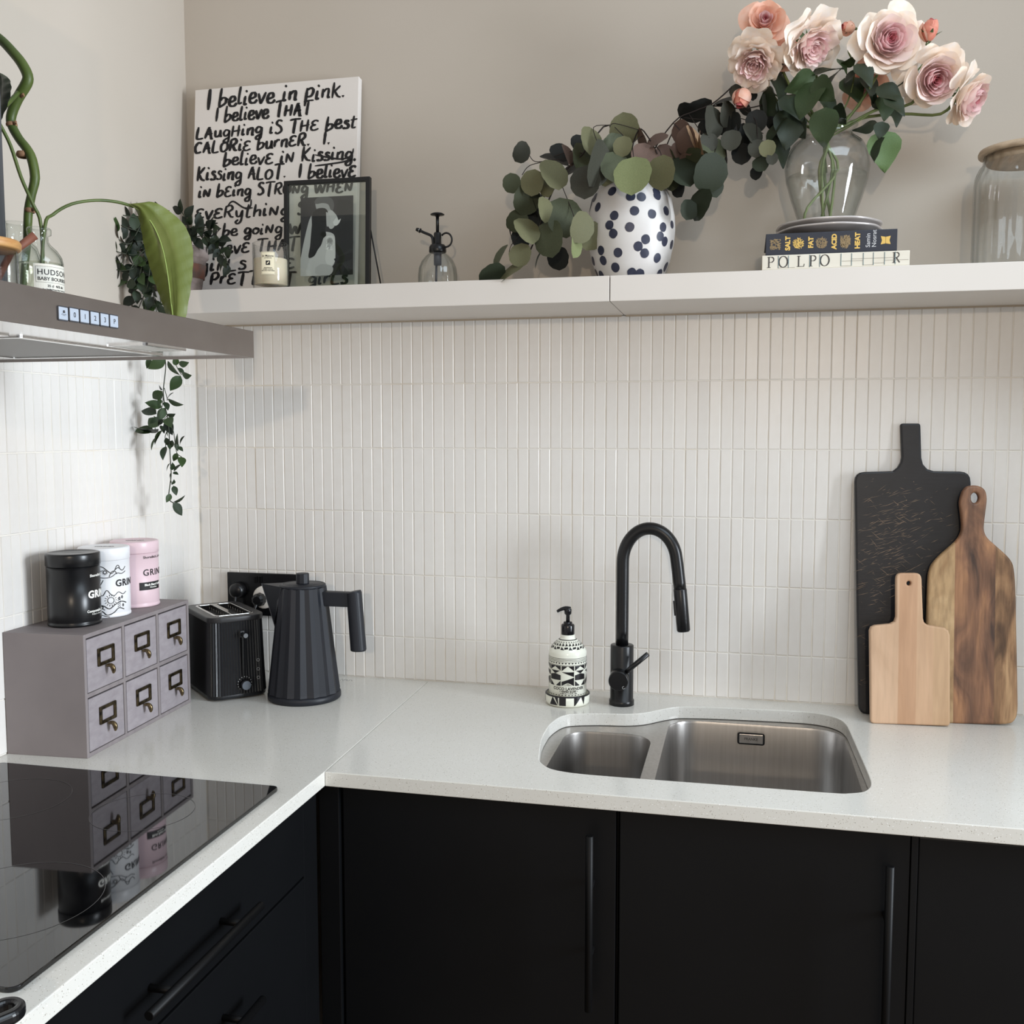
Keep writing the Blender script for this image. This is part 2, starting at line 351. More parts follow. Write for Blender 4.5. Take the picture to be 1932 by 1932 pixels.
# ------------------------------------------------------------------ base cabinets
M_handle=mat('handle_black',(7,7,8),.5,spec=.22)
def bar_handle(par,p0,p1,out,r=.0062,off=.034,inset=.09):
    p0=V(p0);p1=V(p1);o=V(out); ax=(p1-p0).normalized(); mb=MB()
    mb.tube([p0+o*off,p0+ax*.0006+o*off,p1-ax*.0006+o*off,p1+o*off],[r*.85,r,r,r*.85],16)
    for q in (p0+ax*inset,p1-ax*inset): mb.tube([q+o*.0005,q+o*off],r*.8,12)
    return mb.obj('handle',M_handle,par)
def cabinet(name,label,x0,x1,loc,front):
    pass
YF=-.6150
c1=thing('sink_cabinet','matt black base cabinet with one plain door, next to the inner corner','cabinet',(.865,-.3,0))
def cab_right(c,x0,x1,yf,hx,top=.8710,hz=(.835,.541),handle=True):
    cx,cy=c.location.x,c.location.y
    MB().box((x0-cx,-.5925-cy,.10),(x1-cx,-.5745-cy,.870)).obj('carcass_front',M_black,c)
    mb=MB(); 
    mb.box((x0-cx,-.57-cy,.10),(x0-cx+.018,-.02-cy,.66 if 1.1<x0<1.2 else .870)); mb.box((x1-cx-.018,-.57-cy,.10),(x1-cx,-.02-cy,.66 if 1.05<x1<1.2 else .870)); mb.box((x0-cx,-.57-cy,.10),(x1-cx,-.02-cy,.118))
    mb.obj('carcass',M_black,c)
    d=MB().box((x0-cx+.0015,yf-cy,.11),(x1-cx-.0015,yf-cy+.021,top),.0016).obj('door',M_black,c)
    if handle: bar_handle(d,(hx-cx,yf-cy,hz[0]),(hx-cx,yf-cy,hz[1]),(0,-1,0))
    return d
cab_right(c1,.6260,1.1035,YF,1.0635)
c2=thing('sink_cabinet','matt black base cabinet with one plain door, under the large sink bowl','cabinet',(1.33,-.3,0))
cab_right(c2,1.1065,1.5530,YF,1.5185,hz=(.8305,.42))
c3=thing('appliance_cabinet','matt black appliance door set slightly back, rightmost below the worktop','cabinet',(1.86,-.3,0))
d=cab_right(c3,1.5640,2.17,YF+.010,2.0,top=.862,handle=False)
MB().box((-.307,-.316,.11),(-.297,-.29,.8710),.001).obj('end_trim',M_black,c3)
kick=struct(MB().box((.62,-.545,0),(2.62,-.53,.10)).obj('baseboard_back',M_black)); 
kick2=struct(MB().box((.50,-2.3,0),(.515,-.6,.10)).obj('baseboard_left',M_black))
post=tag(MB().box((.5870,-.6235,.10),(.6235,-.590,.8725),.001).obj('corner_post',M_black),'narrow black filler post in the inner corner between the cabinets','filler panel')
# left run: drawers facing +x at x=.587
XF=.5885
c4=thing('drawer_cabinet','black base cabinet of wide drawers with long bar handles, under the hob','cabinet',(.3,-1.05,0))
mb=MB(); mb.box((.255,-.295,.10),(.272,.41,.870)); mb.box((-.29,-.295,.10),(.255,-.277,.870)); mb.box((-.29,.392,.10),(.255,.41,.870)); mb.box((-.29,-.295,.10),(.255,.41,.118)); mb.obj('carcass',M_black,c4)
for za,zb in ((.7385,.8710),(.4250,.7345),(.11,.4210)):
    d=MB().box((.2675,-.305,za),(.2885,.3595,zb),.0016).obj('drawer',M_black,c4)
    zc=(za+zb)/2-.018 if za>.7 else zb-.108
    zc={.7385:.795,.4250:.653,.11:.34}[za]
    bar_handle(d,(.2885,-.142,zc),(.2885,.141,zc),(1,0,0),inset=.055)
MB().box((.2700,.3625,.10),(.2868,.4155,.8710),.001).obj('end_panel',M_black,c4)

# ------------------------------------------------------------------ hob
hb=thing('induction_hob','glossy black glass hob set in the left worktop, reflecting the drawer box','hob',(.30,-1.04,ZW))
me=curve_mesh([rrect(-.262,-.302,.268,.308,.012)],.006,.0015,2)
MB().mesh(me,M=Matrix.Translation((0,0,.003))).obj('glass_top',M_hob,hb)
M_ring=mat('hob_ring_print',(70,68,68),.3)
for x,y,r in ((-.12,.16,.09),(.115,.16,.075),(-.12,-.14,.075),(.125,-.13,.105)):
    mb=MB(); n=64; vs=[(x+(r+q)*cos(2*PI*k/n),y+(r+q)*sin(2*PI*k/n),.0063) for k in range(n) for q in (0,.0009)]
    mb.add(vs,[(2*k,2*k+1,(2*k+3)%(2*n),(2*k+2)%(2*n)) for k in range(n)]).obj('cooking_zone_ring',M_ring,hb)

# ------------------------------------------------------------------ pan handle at the lower left
pn=thing('frying_pan','rounded black pan handle with a hanging hole, in the bottom left corner','pan',(.45,-1.72,ZW))
hp=Pz(8,1912,.925)-V((.45,-1.72,ZW)); dirv=V((hp.x,hp.y,0)).normalized(); Lh=V((hp.x,hp.y)).length
n=10; pts=[]
for k in range(n*2): a=-PI/2+PI*k/(n*2-1); pts.append((Lh+.019*cos(a),.019*sin(a)))
pts+=[(.12,.012),(.12,-.012)]
me=curve_mesh([pts,rrect(Lh-.016,-.007,Lh+.009,.007,.0068,5)],.013,.004,2)
ang=math.atan2(dirv.y,dirv.x)
MB().mesh(me,M=Matrix.Translation((0,0,.026))@Matrix.Rotation(ang,4,'Z')).obj('handle',mat('bakelite_black',(18,18,20),.25),pn)
MB().lathe([(0,0),(.11,0),(.118,.006),(.135,.045),(.137,.045),(.121,.004),(.11,.002),(0,.002)],40,(0,0,.001)).obj('pan_body',mat('pan_dark',(30,30,32),.35,metal=.3),pn)

# ------------------------------------------------------------------ range hood
hd=thing('range_hood','brushed steel cooker hood with a row of square buttons, over the hob','cooker hood',(0,-1.08,1.600))
HX=.511; mb=MB()
mb.box((HX-.003,-.40,0),(HX,.40,.0435),.0008)          # front fascia
mb.obj('front_panel',M_steel,hd)
mb=MB(); mb.box((.006,-.40,.0405),(HX-.003,.40,.0435)); mb.box((.006,.397,0),(HX-.003,.40,.0405)); mb.box((.006,-.40,0),(HX-.003,-.397,.0405)); mb.obj('canopy',M_steel,hd)
M_under=mat('polished_steel_underside',(214,212,210),.12,metal=1)
fs=[rrect(.006,-.397,HX-.003,.397,.001,1)]
hol=[rrect(.11,-.335,.385,-.01,.004,2),rrect(.11,.01,.385,.335,.004,2)]
MB().mesh(curve_mesh(fs+hol,.0012),M=Matrix.Translation((0,0,.0036))).obj('underside_plate',M_under,hd)
M_mesh=mat('filter_aluminium',(178,176,174),.35,metal=.9)
for y0,y1 in ((-.337,-.008),(.008,.337)):
    f=MB().box((.108,y0,.0045),(.387,y1,.0055)).obj('grease_filter',M_mesh,hd)
    s=MB(); n=56
    for k in range(n):
        yy=y0+(y1-y0)*(k+.5)/n; s.box((.112,yy-.0016,.0025),(.383,yy+.0008,.0046))
    s.obj('filter_fins',M_mesh,f,kind='stuff')
    me=curve_mesh([rrect(.108,y0,.387,y1,.005,2),rrect(.118,y0+.01,.377,y1-.01,.003,2)],.002); MB().mesh(me,M=Matrix.Translation((0,0,.0018))).obj('filter_rim',M_under,f)
for yc in (-.2,.2):
    lf=MB().mesh(curve_mesh([rrect(.418,yc-.05,.474,yc+.05,.004,2)],.002),M=Matrix.Translation((0,0,.0022))).obj('hood_lamp',mat('lamp_lens',(232,232,228),.35),hd)
    MB().mesh(curve_mesh([rrect(.414,yc-.054,.478,yc+.054,.005,2),rrect(.419,yc-.049,.473,yc+.049,.003,2)],.003),M=Matrix.Translation((0,0,.0020))).obj('lamp_bezel',M_under,lf)
MB().box((.006,-.155,.0436),(.252,.155,.60),.001).obj('chimney',mat('chimney_steel',(150,158,170),.3,metal=1,noise=((220,220,3),.3,.8),col2=(130,138,150)),hd)
M_btn=mat('button_plastic',(166,174,186),.4); M_rim=mat('button_rim',(60,60,64),.4)
lab=['','0','1','2','3','P']
for i in range(6):
    px=117.5+[0,20.7,40.3,59.5,78,96][i]; q=Pp(px,[591.5,594,597.3,600.5,603.5,606.5][i],(HX,0,0),V((1,0,0)))
    b=MB().box((HX-.0005,q.y+1.08-.0080,q.z-1.6-.0074),(HX+.0020,q.y+1.08+.0080,q.z-1.6+.0074),.001).obj('button',M_btn,hd)
    me=curve_mesh([rrect(-.0091,-.0087,.0091,.0087,.002,2),rrect(-.0080,-.0074,.0080,.0074,.0015,2)],.0012)
    R=Matrix(((0,0,1,0),(1,0,0,0),(0,1,0,0),(0,0,0,1)))
    MB().mesh(me,M=Matrix.Translation((HX+.0006,q.y+1.08,q.z-1.6))@R).obj('button_rim',M_rim,b)
    if lab[i]: t=text_mesh(lab[i],.0085,.0001,'CENTER'); MB().mesh(t,M=Matrix.Translation((HX+.0022,q.y+1.08,q.z-1.6-.003))@R).obj('numeral',M_rim,b)
    else:
        s=MB(); s.lathe([(.0005,.0),(.0016,.0004),(.0010,.003)],12,(0,0,0))
        for a in (-.9,-.3,.3,.9): s.tube([(0,sin(a)*.003,-cos(a)*.0015),(0,sin(a)*.005,-cos(a)*.0035)],.00025,4)
        s.xf(Matrix.Translation((HX+.0022,q.y+1.08,q.z-1.6+.0006))); s.obj('lamp_symbol',M_rim,b)

# ------------------------------------------------------------------ apothecary drawer box
M_gwood=mat('painted_wood_grey',(134,126,126),.6,noise=((6,60,6),.35,.75),col2=(122,114,115),bump=((12,160,12),.25))
M_gwood2=mat('painted_wood_grey_front',(150,143,146),.6,noise=((6,40,90),.35,.75),col2=(136,128,132),bump=((12,60,260),.3),objvar=.04)
M_brass=mat('aged_brass',(92,80,58),.38,metal=.9,noise=(120,.4,.7),col2=(34,30,26)); M_brass2=mat('brass_pull',(138,122,92),.3,metal=1,noise=(150,.4,.7),col2=(88,76,56))
ROTD=math.atan2(.0207,.3778)
db=thing('apothecary_drawer_box','small grey painted wooden chest of six drawers with brass label holders, on the left worktop','drawer box',(.1655,-.668,ZW),ROTD)
W_,L_,H_=.158,.379,.2225; t=.0075; mb=MB()
mb.box((-W_,0,0),(0,t,H_),.0008); mb.box((-W_,L_-t,0),(0,L_,H_),.0008); mb.box((-W_,t,0),(0,L_-t,t),.0006); mb.box((-W_,t,H_-t),(0,L_-t,H_),.0006); mb.box((-W_,t,t),(-W_+.004,L_-t,H_-t))
dw=(L_-t)/3; dh=(H_-t)/2
mb.box((-W_+.004,t,dh),(-.0006,L_-t,dh+t))
for k in (1,2): mb.box((-W_+.004,dw*k,t),(-.0008,dw*k+t,H_-t))
mb.obj('carcass',M_gwood,db)
frame_me=curve_mesh([rrect(-.0265,-.0165,.0265,.0165,.002,2),rrect(-.0195,-.0100,.0195,.0100,.001,2)],.003,.0008,1)
Rf=Matrix(((0,0,1,0),(1,0,0,0),(0,1,0,0),(0,0,0,1)))
fm=MB().mesh(frame_me,M=Rf).make('label_holder',M_brass)
pm=MB(); pts=smooth_line([(.002,0,-.0165),(.0085,0,-.0150),(.0135,0,-.0180),(.0150,0,-.0245),(.0140,0,-.0300)],5)
pm.tube(pts,[.0030,.0034,.0038,.0043,.0048,.0054,.0059,.0063,.0066,.0068,.0069,.0069,.0068,.0066,.0063,.0059,.0053,.0046,.0038,.0028,.0014][:len(pts)],12,flat=.62)
pm=pm.make('pull',M_brass2)
for r in range(2):
    for c in range(3):
        y0=t+c*dw+.0012; y1=(c+1)*dw-.0012; z0=t+r*dh+.0008; z1=dh*(r+1)-.0032
        f=MB().box((-W_+.01,y0+.002,z0),(-.0012,y1,z1),.0012)
        d=f.obj('drawer',M_gwood2,db)
        yc=(y0+y1)/2+.002; zc=(z0+z1)/2+.009
        inst('label_holder',fm,d,loc=(.0006,yc,zc)); inst('pull',pm,d,loc=(-.0008,yc,zc-.004))

# ------------------------------------------------------------------ coffee tins
def tin(px,py,body,lid,label,textc,name='coffee_tin',xoff=0):
    p=Pz(px,py,ZW+H_); d=V((p.x-CAMLOC.x,p.y-CAMLOC.y,0)).normalized(); c=p+d*.0465; c.x+=xoff
    t=thing(name,label,'tin',(c.x,c.y,ZW+H_+.0003),group='tins standing on the grey drawer box')
    r=.0465
    MB().lathe([(0,0),(r-.0012,0),(r+.0006,.0014),(r+.0006,.005),(r-.001,.0066),(r,.009),(r,.110),(0,.110)],48).obj('tin_body',body,t)
    MB().lathe([(r+.0003,.1105),(r+.0012,.1115),(r+.0012,.131),(r+.0004,.1335),(r-.002,.1345),(r-.006,.1345),(r-.008,.1335),(0,.1335)],48).obj('tin_lid',lid,t)
    return t,c,r+.0003
M_tinb=mat('tin_black',(17,17,19),.30,spec=.5); M_tinw=mat('tin_white',(226,226,228),.35); M_tinp=mat('tin_pink',(216,190,196),.35)
def put(mb,s,size,r,a0,z,bold=0,space=1.0): bend(mb,text_mesh(s,size,bold,'LEFT',space),lambda z:r,a0,z)
t1,cb,r=tin(142,1185,M_tinb,M_tinb,'black coffee tin with white lettering, nearest the camera on the drawer box','w')
mb=MB(); A=math.radians(-23)
put(mb,'Shoreditch, London',.0068,r,A+.10,.0905,.0002,1.05); put(mb,'GRIND',.0185,r,A,.0520,.0008,1.08); put(mb,'Compostable Coffee Pods',.0064,r,A-.06,.0250,.0002); put(mb,'Pulled in Shoreditch',.0042,r,A+.15,.0200)
for k in range(14): put(mb,'-',.006,r,math.radians(-53.7-83),.035+.004*k)
mb.obj('printed_lettering',M_print_white,t1)
mb=MB(); mb.mesh(text_mesh('GRIND',.012,.0004,'CENTER'),M=Matrix.Translation((0,0,.1338))@Matrix.Rotation(.3,4,'Z')); mb.obj('lid_lettering',mat('print_grey',(150,150,150),.5),t1)
t2,cw,r=tin(200,1167,M_tinw,M_tinw,'white coffee tin with black line drawings, in the middle of the three tins','k')
mb=MB(); A=math.radians(-31)
put(mb,'GRIND',.0185,r,A,.0600,.0005,1.10); mb2=MB(); mb2.mesh(text_mesh('GRIND',.012,.0004,'CENTER'),M=Matrix.Translation((0,0,.1338))@Matrix.Rotation(.3,4,'Z')); mb2.obj('lid_lettering',M_print_black,t2)
def ribbon2d(pts,wd,n=5,taper=False):
    pts=smooth_line([(x,y,0) for x,y in pts],n) if n>1 else [V((x,y,0)) for x,y in pts]; vs=[]; fs=[]
    N=len(pts)
    for i,p in enumerate(pts):
        t=(pts[min(i+1,N-1)]-pts[max(i-1,0)]); t=t.normalized() if t.length>1e-9 else V((1,0,0)); nn=V((-t.y,t.x,0)); ww=wd/2*(min(1,.45+min(i,N-1-i)/3) if taper else 1)
        vs+=[p+nn*ww,p-nn*ww]
    for i in range(N-1): fs.append((2*i,2*i+1,2*i+3,2*i+2))
    me=bpy.data.meshes.new('r'); me.from_pydata([tuple(v) for v in vs],[],fs); me.update(); return me
def doodle(pts,wd=.0009): bend(mb,ribbon2d(pts,wd*1.45,4),lambda z:r,math.radians(-100),0)
# landscape of hills, fields, suns and river, laid out by arc length from the left silhouette
doodle([(0,.094),(.008,.100),(.016,.098),(.024,.101),(.034,.099),(.042,.092),(.05,.086),(.056,.092),(.063,.096),(.072,.09),(.08,.097)])
doodle([(0,.086),(.010,.088),(.020,.083),(.030,.079),(.040,.078),(.050,.080),(.060,.086),(.07,.084),(.08,.088)])
doodle([(.045,.080),(.050,.089),(.056,.090),(.060,.084)]); doodle([(.056,.092),(.060,.1),(.064,.1),(.066,.094)])
for k in range(6): doodle([(.012+.0045*k,.079-.001*k),(.004+.003*k,.050-.001*k)],.0008)
for k in range(4): doodle([(.0+.005*k,.079),(.003+.005*k,.084)],.0007)
for a,b in ((.012,.091),(.020,.090),(.027,.092)): doodle([(a-.004,b),(a,b+.0016),(a+.004,b-.0006),(a+.007,b+.0008)],.0007)
def sun(cx,cy,rad,nr):
    doodle([(cx+rad*cos(2*PI*k/10),cy+rad*sin(2*PI*k/10)) for k in range(11)],.0008)
    for k in range(nr): a=2*PI*k/nr; doodle([(cx+rad*1.35*cos(a),cy+rad*1.35*sin(a)),(cx+rad*1.95*cos(a),cy+rad*1.95*sin(a))],.0007)
sun(.038,.089,.0028,10); sun(.017,.044,.0036,10); sun(.047,.034,.0060,14); sun(.047,.034,.0028,0) if 0 else None
doodle([(0,.030),(.010,.034),(.020,.041),(.026,.046),(.033,.044),(.040,.054),(.047,.046),(.054,.043),(.062,.049),(.072,.044),(.08,.048)])
doodle([(.0,.024),(.012,.020),(.022,.026),(.034,.024),(.044,.018),(.056,.026),(.068,.030),(.08,.026)],.0012)
doodle([(.01,.010),(.022,.016),(.032,.013),(.040,.006),(.052,.010),(.062,.018),(.074,.014)],.0011); doodle([(.026,.008),(.034,.005),(.044,.002)],.001)
doodle([(.018,.018),(.024,.014),(.030,.019),(.036,.016)],.0008)
for k in range(5): doodle([(.060,.020+.004*k),(.063,.022+.004*k),(.066,.020+.004*k)],.0007)
for cx,cy in ((.062,.036),(.068,.038),(.030,.021),(.070,.022)): doodle([(cx,cy),(cx+.0016,cy+.003),(cx+.003,cy),(cx+.0015,cy-.002),(cx,cy)],.0009)
mb.obj('printed_drawing',M_print_black,t2)
t3,cp,r=tin(257,1148,M_tinp,M_tinp,'pale pink coffee tin with a black label band, farthest of the three tins','k')
mb=MB(); A=math.radians(-38)
put(mb,'Shoreditch, London',.0072,r,A+.03,.1000,.0001,1.05); put(mb,'GRIND',.0185,r,A,.0650,.0002,1.14)
mb.obj('printed_lettering',M_print_black,t3)
mb=MB(); bend(mb,polymesh([[(0,0),(.052,0),(.052,.016),(0,.016)]]),lambda z:r,A-.16,.0355,.0002); mb.obj('label_band',M_print_black,t3)
mb=MB(); bend(mb,text_mesh('Black Blend Coffee',.0060,.0002),lambda z:r,A+.06,.0440,.0005); bend(mb,text_mesh('Whole Bean',.0038,.0001),lambda z:r,A+.30,.0392,.0005); mb.obj('band_lettering',M_print_white,t3)
mb=MB(); mb.mesh(text_mesh('GRIND',.012,.0004,'CENTER'),M=Matrix.Translation((0,0,.1338))@Matrix.Rotation(.3,4,'Z')); mb.obj('lid_lettering',M_print_black,t3)

# ------------------------------------------------------------------ toaster
M_plast=mat('ribbed_plastic_black',(21,22,25),.34,spec=.5); M_chrome=mat('chrome',(205,203,200),.12,metal=1); M_dark=mat('dark_inside',(14,12,12),.8)
a=Pz(399,1327,ZW); b=Pz(506,1311,ZW); ex=(b-a); Wt=ex.length; ex.normalize(); ey=V((-ex.y,ex.x,0)); tz=math.atan2(ex.y,ex.x)
ts=thing('toaster','black ribbed toaster with chrome rimmed slots, between the drawer box and the kettle','toaster',(a.x,a.y,ZW),tz)
Wt=max(Wt,.125); Lt=.205; Ht=.182
def ribbed(loop_fn,n,z0,z1,s0,s1,amp):
    pass
def rib_loop(x0,y0,x1,y1,r,pitch,amp):
    base=rrect(x0,y0,x1,y1,r,8); P2=[V((x,y)) for x,y in base]; per=[0]
    for i in range(len(P2)): per.append(per[-1]+(P2[(i+1)%len(P2)]-P2[i]).length)
    tot=per[-1]; n=int(tot/pitch); out=[]
    for k in range(2*n):
        s=tot*k/(2*n); i=0
        while per[i+1]<s: i+=1
        p=P2[i].lerp(P2[(i+1)%len(P2)],(s-per[i])/max(per[i+1]-per[i],1e-9)); t=(P2[(i+1)%len(P2)]-P2[i]); 
        if t.length<1e-9: t=V((1,0))
        t.normalize(); nn=V((t.y,-t.x)); out.append(p+nn*(amp if k%2 else -amp))
    return out
mb=MB(); lo=rib_loop(0,0,Wt,Lt,.026,.0060,.0010); n=len(lo); c=V((Wt/2,Lt/2)); rings=[]
for s,z in ((1.03,.012),(1.0,.06),(.975,.12),(.955,Ht-.012)): rings.append([(c.x+(p.x-c.x)*s,c.y+(p.y-c.y)*s,z) for p in lo])
vs=sum(rings,[]); fs=[(r_*n+k,r_*n+(k+1)%n,(r_+1)*n+(k+1)%n,(r_+1)*n+k) for r_ in range(3) for k in range(n)]; fs.append(tuple(range(n))[::-1]); fs.append(tuple(3*n+k for k in range(n)))
mb.add(vs,fs).obj('ribbed_body',M_plast,ts)
def plate(x0,y0,x1,y1,r,z0,z1,bev=.003): 
    return MB().mesh(curve_mesh([rrect(x0,y0,x1,y1,r,8)],z1-z0,bev,2),True,M=Matrix.Translation((0,0,(z0+z1)/2)))
plate(-.002,-.002,Wt+.002,Lt+.002,.028,.003,.0145).obj('base',M_plast,ts)
me=curve_mesh([rrect(.0005,.002,Wt-.0005,Lt-.002,.027,8),rrect(.020,.024,Wt-.020,Lt-.024,.012,6)],.012,.002,2); MB().mesh(me,True,M=Matrix.Translation((0,0,Ht-.006))).obj('top_rim',mat('toaster_top_black',(38,37,38),.35),ts)
me=curve_mesh([rrect(.019,.023,Wt-.019,Lt-.023,.012,6),rrect(.025,.029,Wt/2-.006,Lt-.029,.006,5),rrect(Wt/2+.006,.029,Wt-.025,Lt-.029,.006,5)],.004,.001,1); MB().mesh(me,M=Matrix.Translation((0,0,Ht-.001))).obj('slot_plate',M_chrome,ts)
mb=MB(); mb.box((.022,.026,Ht-.0116),(Wt-.022,Lt-.026,Ht-.0108)); mb.obj('slot_inside',M_dark,ts)
mb=MB()
for k in range(9):
    y=.035+k*(Lt-.07)/8
    for x in (.030,Wt/2-.011,Wt/2+.011,Wt-.030): mb.tube([(x,y,Ht-.0105),(x,y+.004,Ht-.0035)],.0009,5)
mb.obj('bread_wires',mat('wire_grey',(110,106,100),.4,metal=1),ts)
# lever, slot, dial, buttons on the short end facing the room
sx=Wt*.56
mb=MB(); mb.box((sx-.0028,-.0040,.050),(sx+.0028,.0010,.148),.001); mb.obj('lever_track',mat('gloss_black',(5,5,6),.15),ts)
lv=MB(); lv.tube([(sx+.001,-.003,.142),(sx+.001,-.020,.142)],[.0045,.0052],16); lv.box((sx-.006,-.004,.136),(sx+.004,-.001,.150),.001); lv.obj('lever',M_plast,ts)
MB().tube([(sx+.001,-.0202,.142),(sx+.001,-.0206,.142)],.0050,16).obj('lever_cap',mat('cap_grey',(92,94,96),.4),ts)
dl=MB(); dl.tube([(sx+.002,-.004,.032),(sx+.002,-.016,.032)],[.0115,.0100],24); dl.obj('browning_dial',M_plast,ts)
MB().tube([(sx+.002,-.0161,.032),(sx+.002,-.0166,.032)],.0095,24).obj('dial_face',mat('dial_grey',(82,88,96),.35),ts)
mb=MB()
for k in range(13): 
    a_=math.radians(-40+k*22); mb.box((sx+.002+.0150*cos(a_)-.0009,-.0034,.034+.0150*sin(a_)-.0009),(sx+.002+.0150*cos(a_)+.0009,-.0030,.034+.0150*sin(a_)+.0009))
mb.obj('dial_marks',mat('mark_grey',(150,150,150),.5),ts)
for k,z in enumerate((.082,.062,.043)):
    me=curve_mesh([[(.0035*cos(2*PI*j/16),.0035*sin(2*PI*j/16)) for j in range(16)],[(.0025*cos(2*PI*j/16),.0025*sin(2*PI*j/16)) for j in range(16)]],.001)
    MB().mesh(me,M=Matrix.Translation((sx+.033,-.0035+.001,z))@Euler((PI/2,0,0)).to_matrix().to_4x4()).obj('function_button',mat('mark_grey',(150,150,150),.5),ts)
for x,y in ((.02,.02),(Wt-.02,.02),(.02,Lt-.02),(Wt-.02,Lt-.02)): MB().lathe([(0,0),(.006,0),(.006,.004),(0,.004)],12,(x,y,0)).obj('foot',mat('rubber_grey',(120,118,114),.7),ts)

# ------------------------------------------------------------------ kettle
kc=V((.366,-.198)); M_ket=mat('kettle_plastic',(29,31,37),.46,spec=.4)
kt=thing('kettle','tall black pleated electric kettle with an angular handle, left end of the worktop','kettle',(kc.x,kc.y,ZW),.0)
NP=17
def pleat(k,a): return 1.0 if k%2 else .945
mb=MB(); mb.lathe([(.0785,.016),(.0775,.022),(.064,.135),(.0515,.244),(.0500,.246)],NP*2,smooth=False,rf=pleat,a0=.04); mb.obj('pleated_body',M_ket,kt)
MB().lathe([(0,0),(.076,0),(.079,.003),(.079,.012),(.076,.0155),(0,.0155)],48).obj('power_base',M_ket,kt)
MB().lathe([(.0495,.2445),(.0495,.2490),(.0475,.2510),(.042,.2510),(.0415,.2500),(.0405,.2510),(0,.2520)],48).obj('lid',M_ket,kt)
MB().lathe([(.0135,.2515),(.0140,.253),(.0140,.2725),(.0132,.274),(0,.274)],20,rf=lambda k,a:1 if k%2 else .95,smooth=False).obj('lid_knob',M_ket,kt)
mb=MB() # spout wedge to the left
A=[(-.036,-.034,.248),(-.094,-.0012,.246),(-.094,.0012,.246),(-.036,.034,.248),(-.058,-.026,.150),(-.0615,0,.142),(-.058,.026,.150),(-.046,-.036,.240)]
mb.add([(-.030,-.040,.248),(-.0965,0,.2475),(-.030,.040,.248),(-.052,-.034,.170),(-.0635,0,.142),(-.052,.034,.170)],[(0,2,1),(0,1,4,3),(2,5,4,1),(0,3,5,2),(3,4,5)])
mb.obj('spout',M_ket,kt)
MB().tube([(-.0968,0,.2480),(-.080,0,.195),(-.0640,0,.143)],.0011,6).obj('spout_edge',mat('edge_grey',(84,86,90),.4),kt)
mb=MB(); mb.box((.046,-.0115,.205),(.116,.0115,.2365),.003); mb.obj('handle_arm',M_ket,kt)
mb=MB(); mb.tube([(.118,0,.2385),(.1185,0,.236),(.127,0,.112),(.127,0,.110)],[.0150,.0165,.0172,.0160],28,smooth=False); mb.obj('handle_grip',M_ket,kt)
# small clear coil beside the kettle
q_=Pz(642,1284,ZW+.003); cl=MB(); pts=[(q_.x+.0020*k,q_.y+.004*sin(k*1.1),ZW+.0032+.0026*abs(sin(k*.9))) for k in range(16)]; cl.tube(smooth_line(pts,3),.0010,6)
o=cl.obj('plastic_tie',thin_glass('clear_plastic',(.9,.9,.9),(.4,.4,.4),.1)); tag(o,'small crinkled clear plastic tie lying on the worktop behind the kettle','tie')

# ------------------------------------------------------------------ sockets and plugs
M_gl=mat('socket_black',(14,14,16),.25)
s0=P(432,1080,-.004); sk2=thing('wall_socket','black double wall socket behind the kettle spout','socket',(.177,-.001,1.094))
MB().box((-.0955,-.008,-.056),(.0955,0,.047),.0015).obj('socket_plate',M_gl,sk2)
for x in (-.020,-.008): MB().box((x-.0045,-.0105,.024),(x+.0045,-.008,.040),.0008).obj('switch',mat('gloss_black',(5,5,6),.15),sk2)
q=P(451,1113,-.01); pl=thing('plug','round black plug in the socket, beside the toaster','plug',(q.x,-.0095,q.z))
MB().lathe([(0,0),(.019,0),(.020,.003),(.0185,.016),(.012,.022),(0,.0225)],28).xf(Euler((PI/2,0,0)).to_matrix().to_4x4()).obj('plug_body',M_mblack,pl)
cable=MB(); cable.tube(smooth_line([(0,-.018,-.012),(0,-.024,-.04),(-.01,-.02,-.09),(-.03,-.02,-.15),(-.045,-.03,-.188)],5),.003,8).obj('cord',M_mblack,pl)
q=P(500,1126,-.012); pl=thing('plug_adapter','round white plug adapter in the socket, behind the kettle spout','plug',(q.x,-.0095,q.z))
MB().lathe([(0,0),(.026,0),(.0275,.002),(.027,.011),(.024,.013),(0,.013)],32).xf(Euler((PI/2,0,0)).to_matrix().to_4x4()).obj('adapter_body',mat('plug_white',(214,208,200),.4),pl)
mb=MB(); mb.lathe([(0,.0131),(.017,.0131),(.0165,.018),(.0155,.026),(.010,.030),(0,.030)],20,rf=lambda k,a:1 if k%2 else .93,smooth=False); mb.xf(Matrix.Translation((-.008,0,-.005))@Euler((PI/2,0,0)).to_matrix().to_4x4()); mb.obj('plug_top',M_mblack,pl)
MB().tube(smooth_line([(-.010,-.026,-.014),(-.013,-.032,-.03),(-.016,-.022,-.06),(-.01,-.02,-.12),(.0,-.02,-.19)],5),.0035,8).obj('cord',M_mblack,pl)

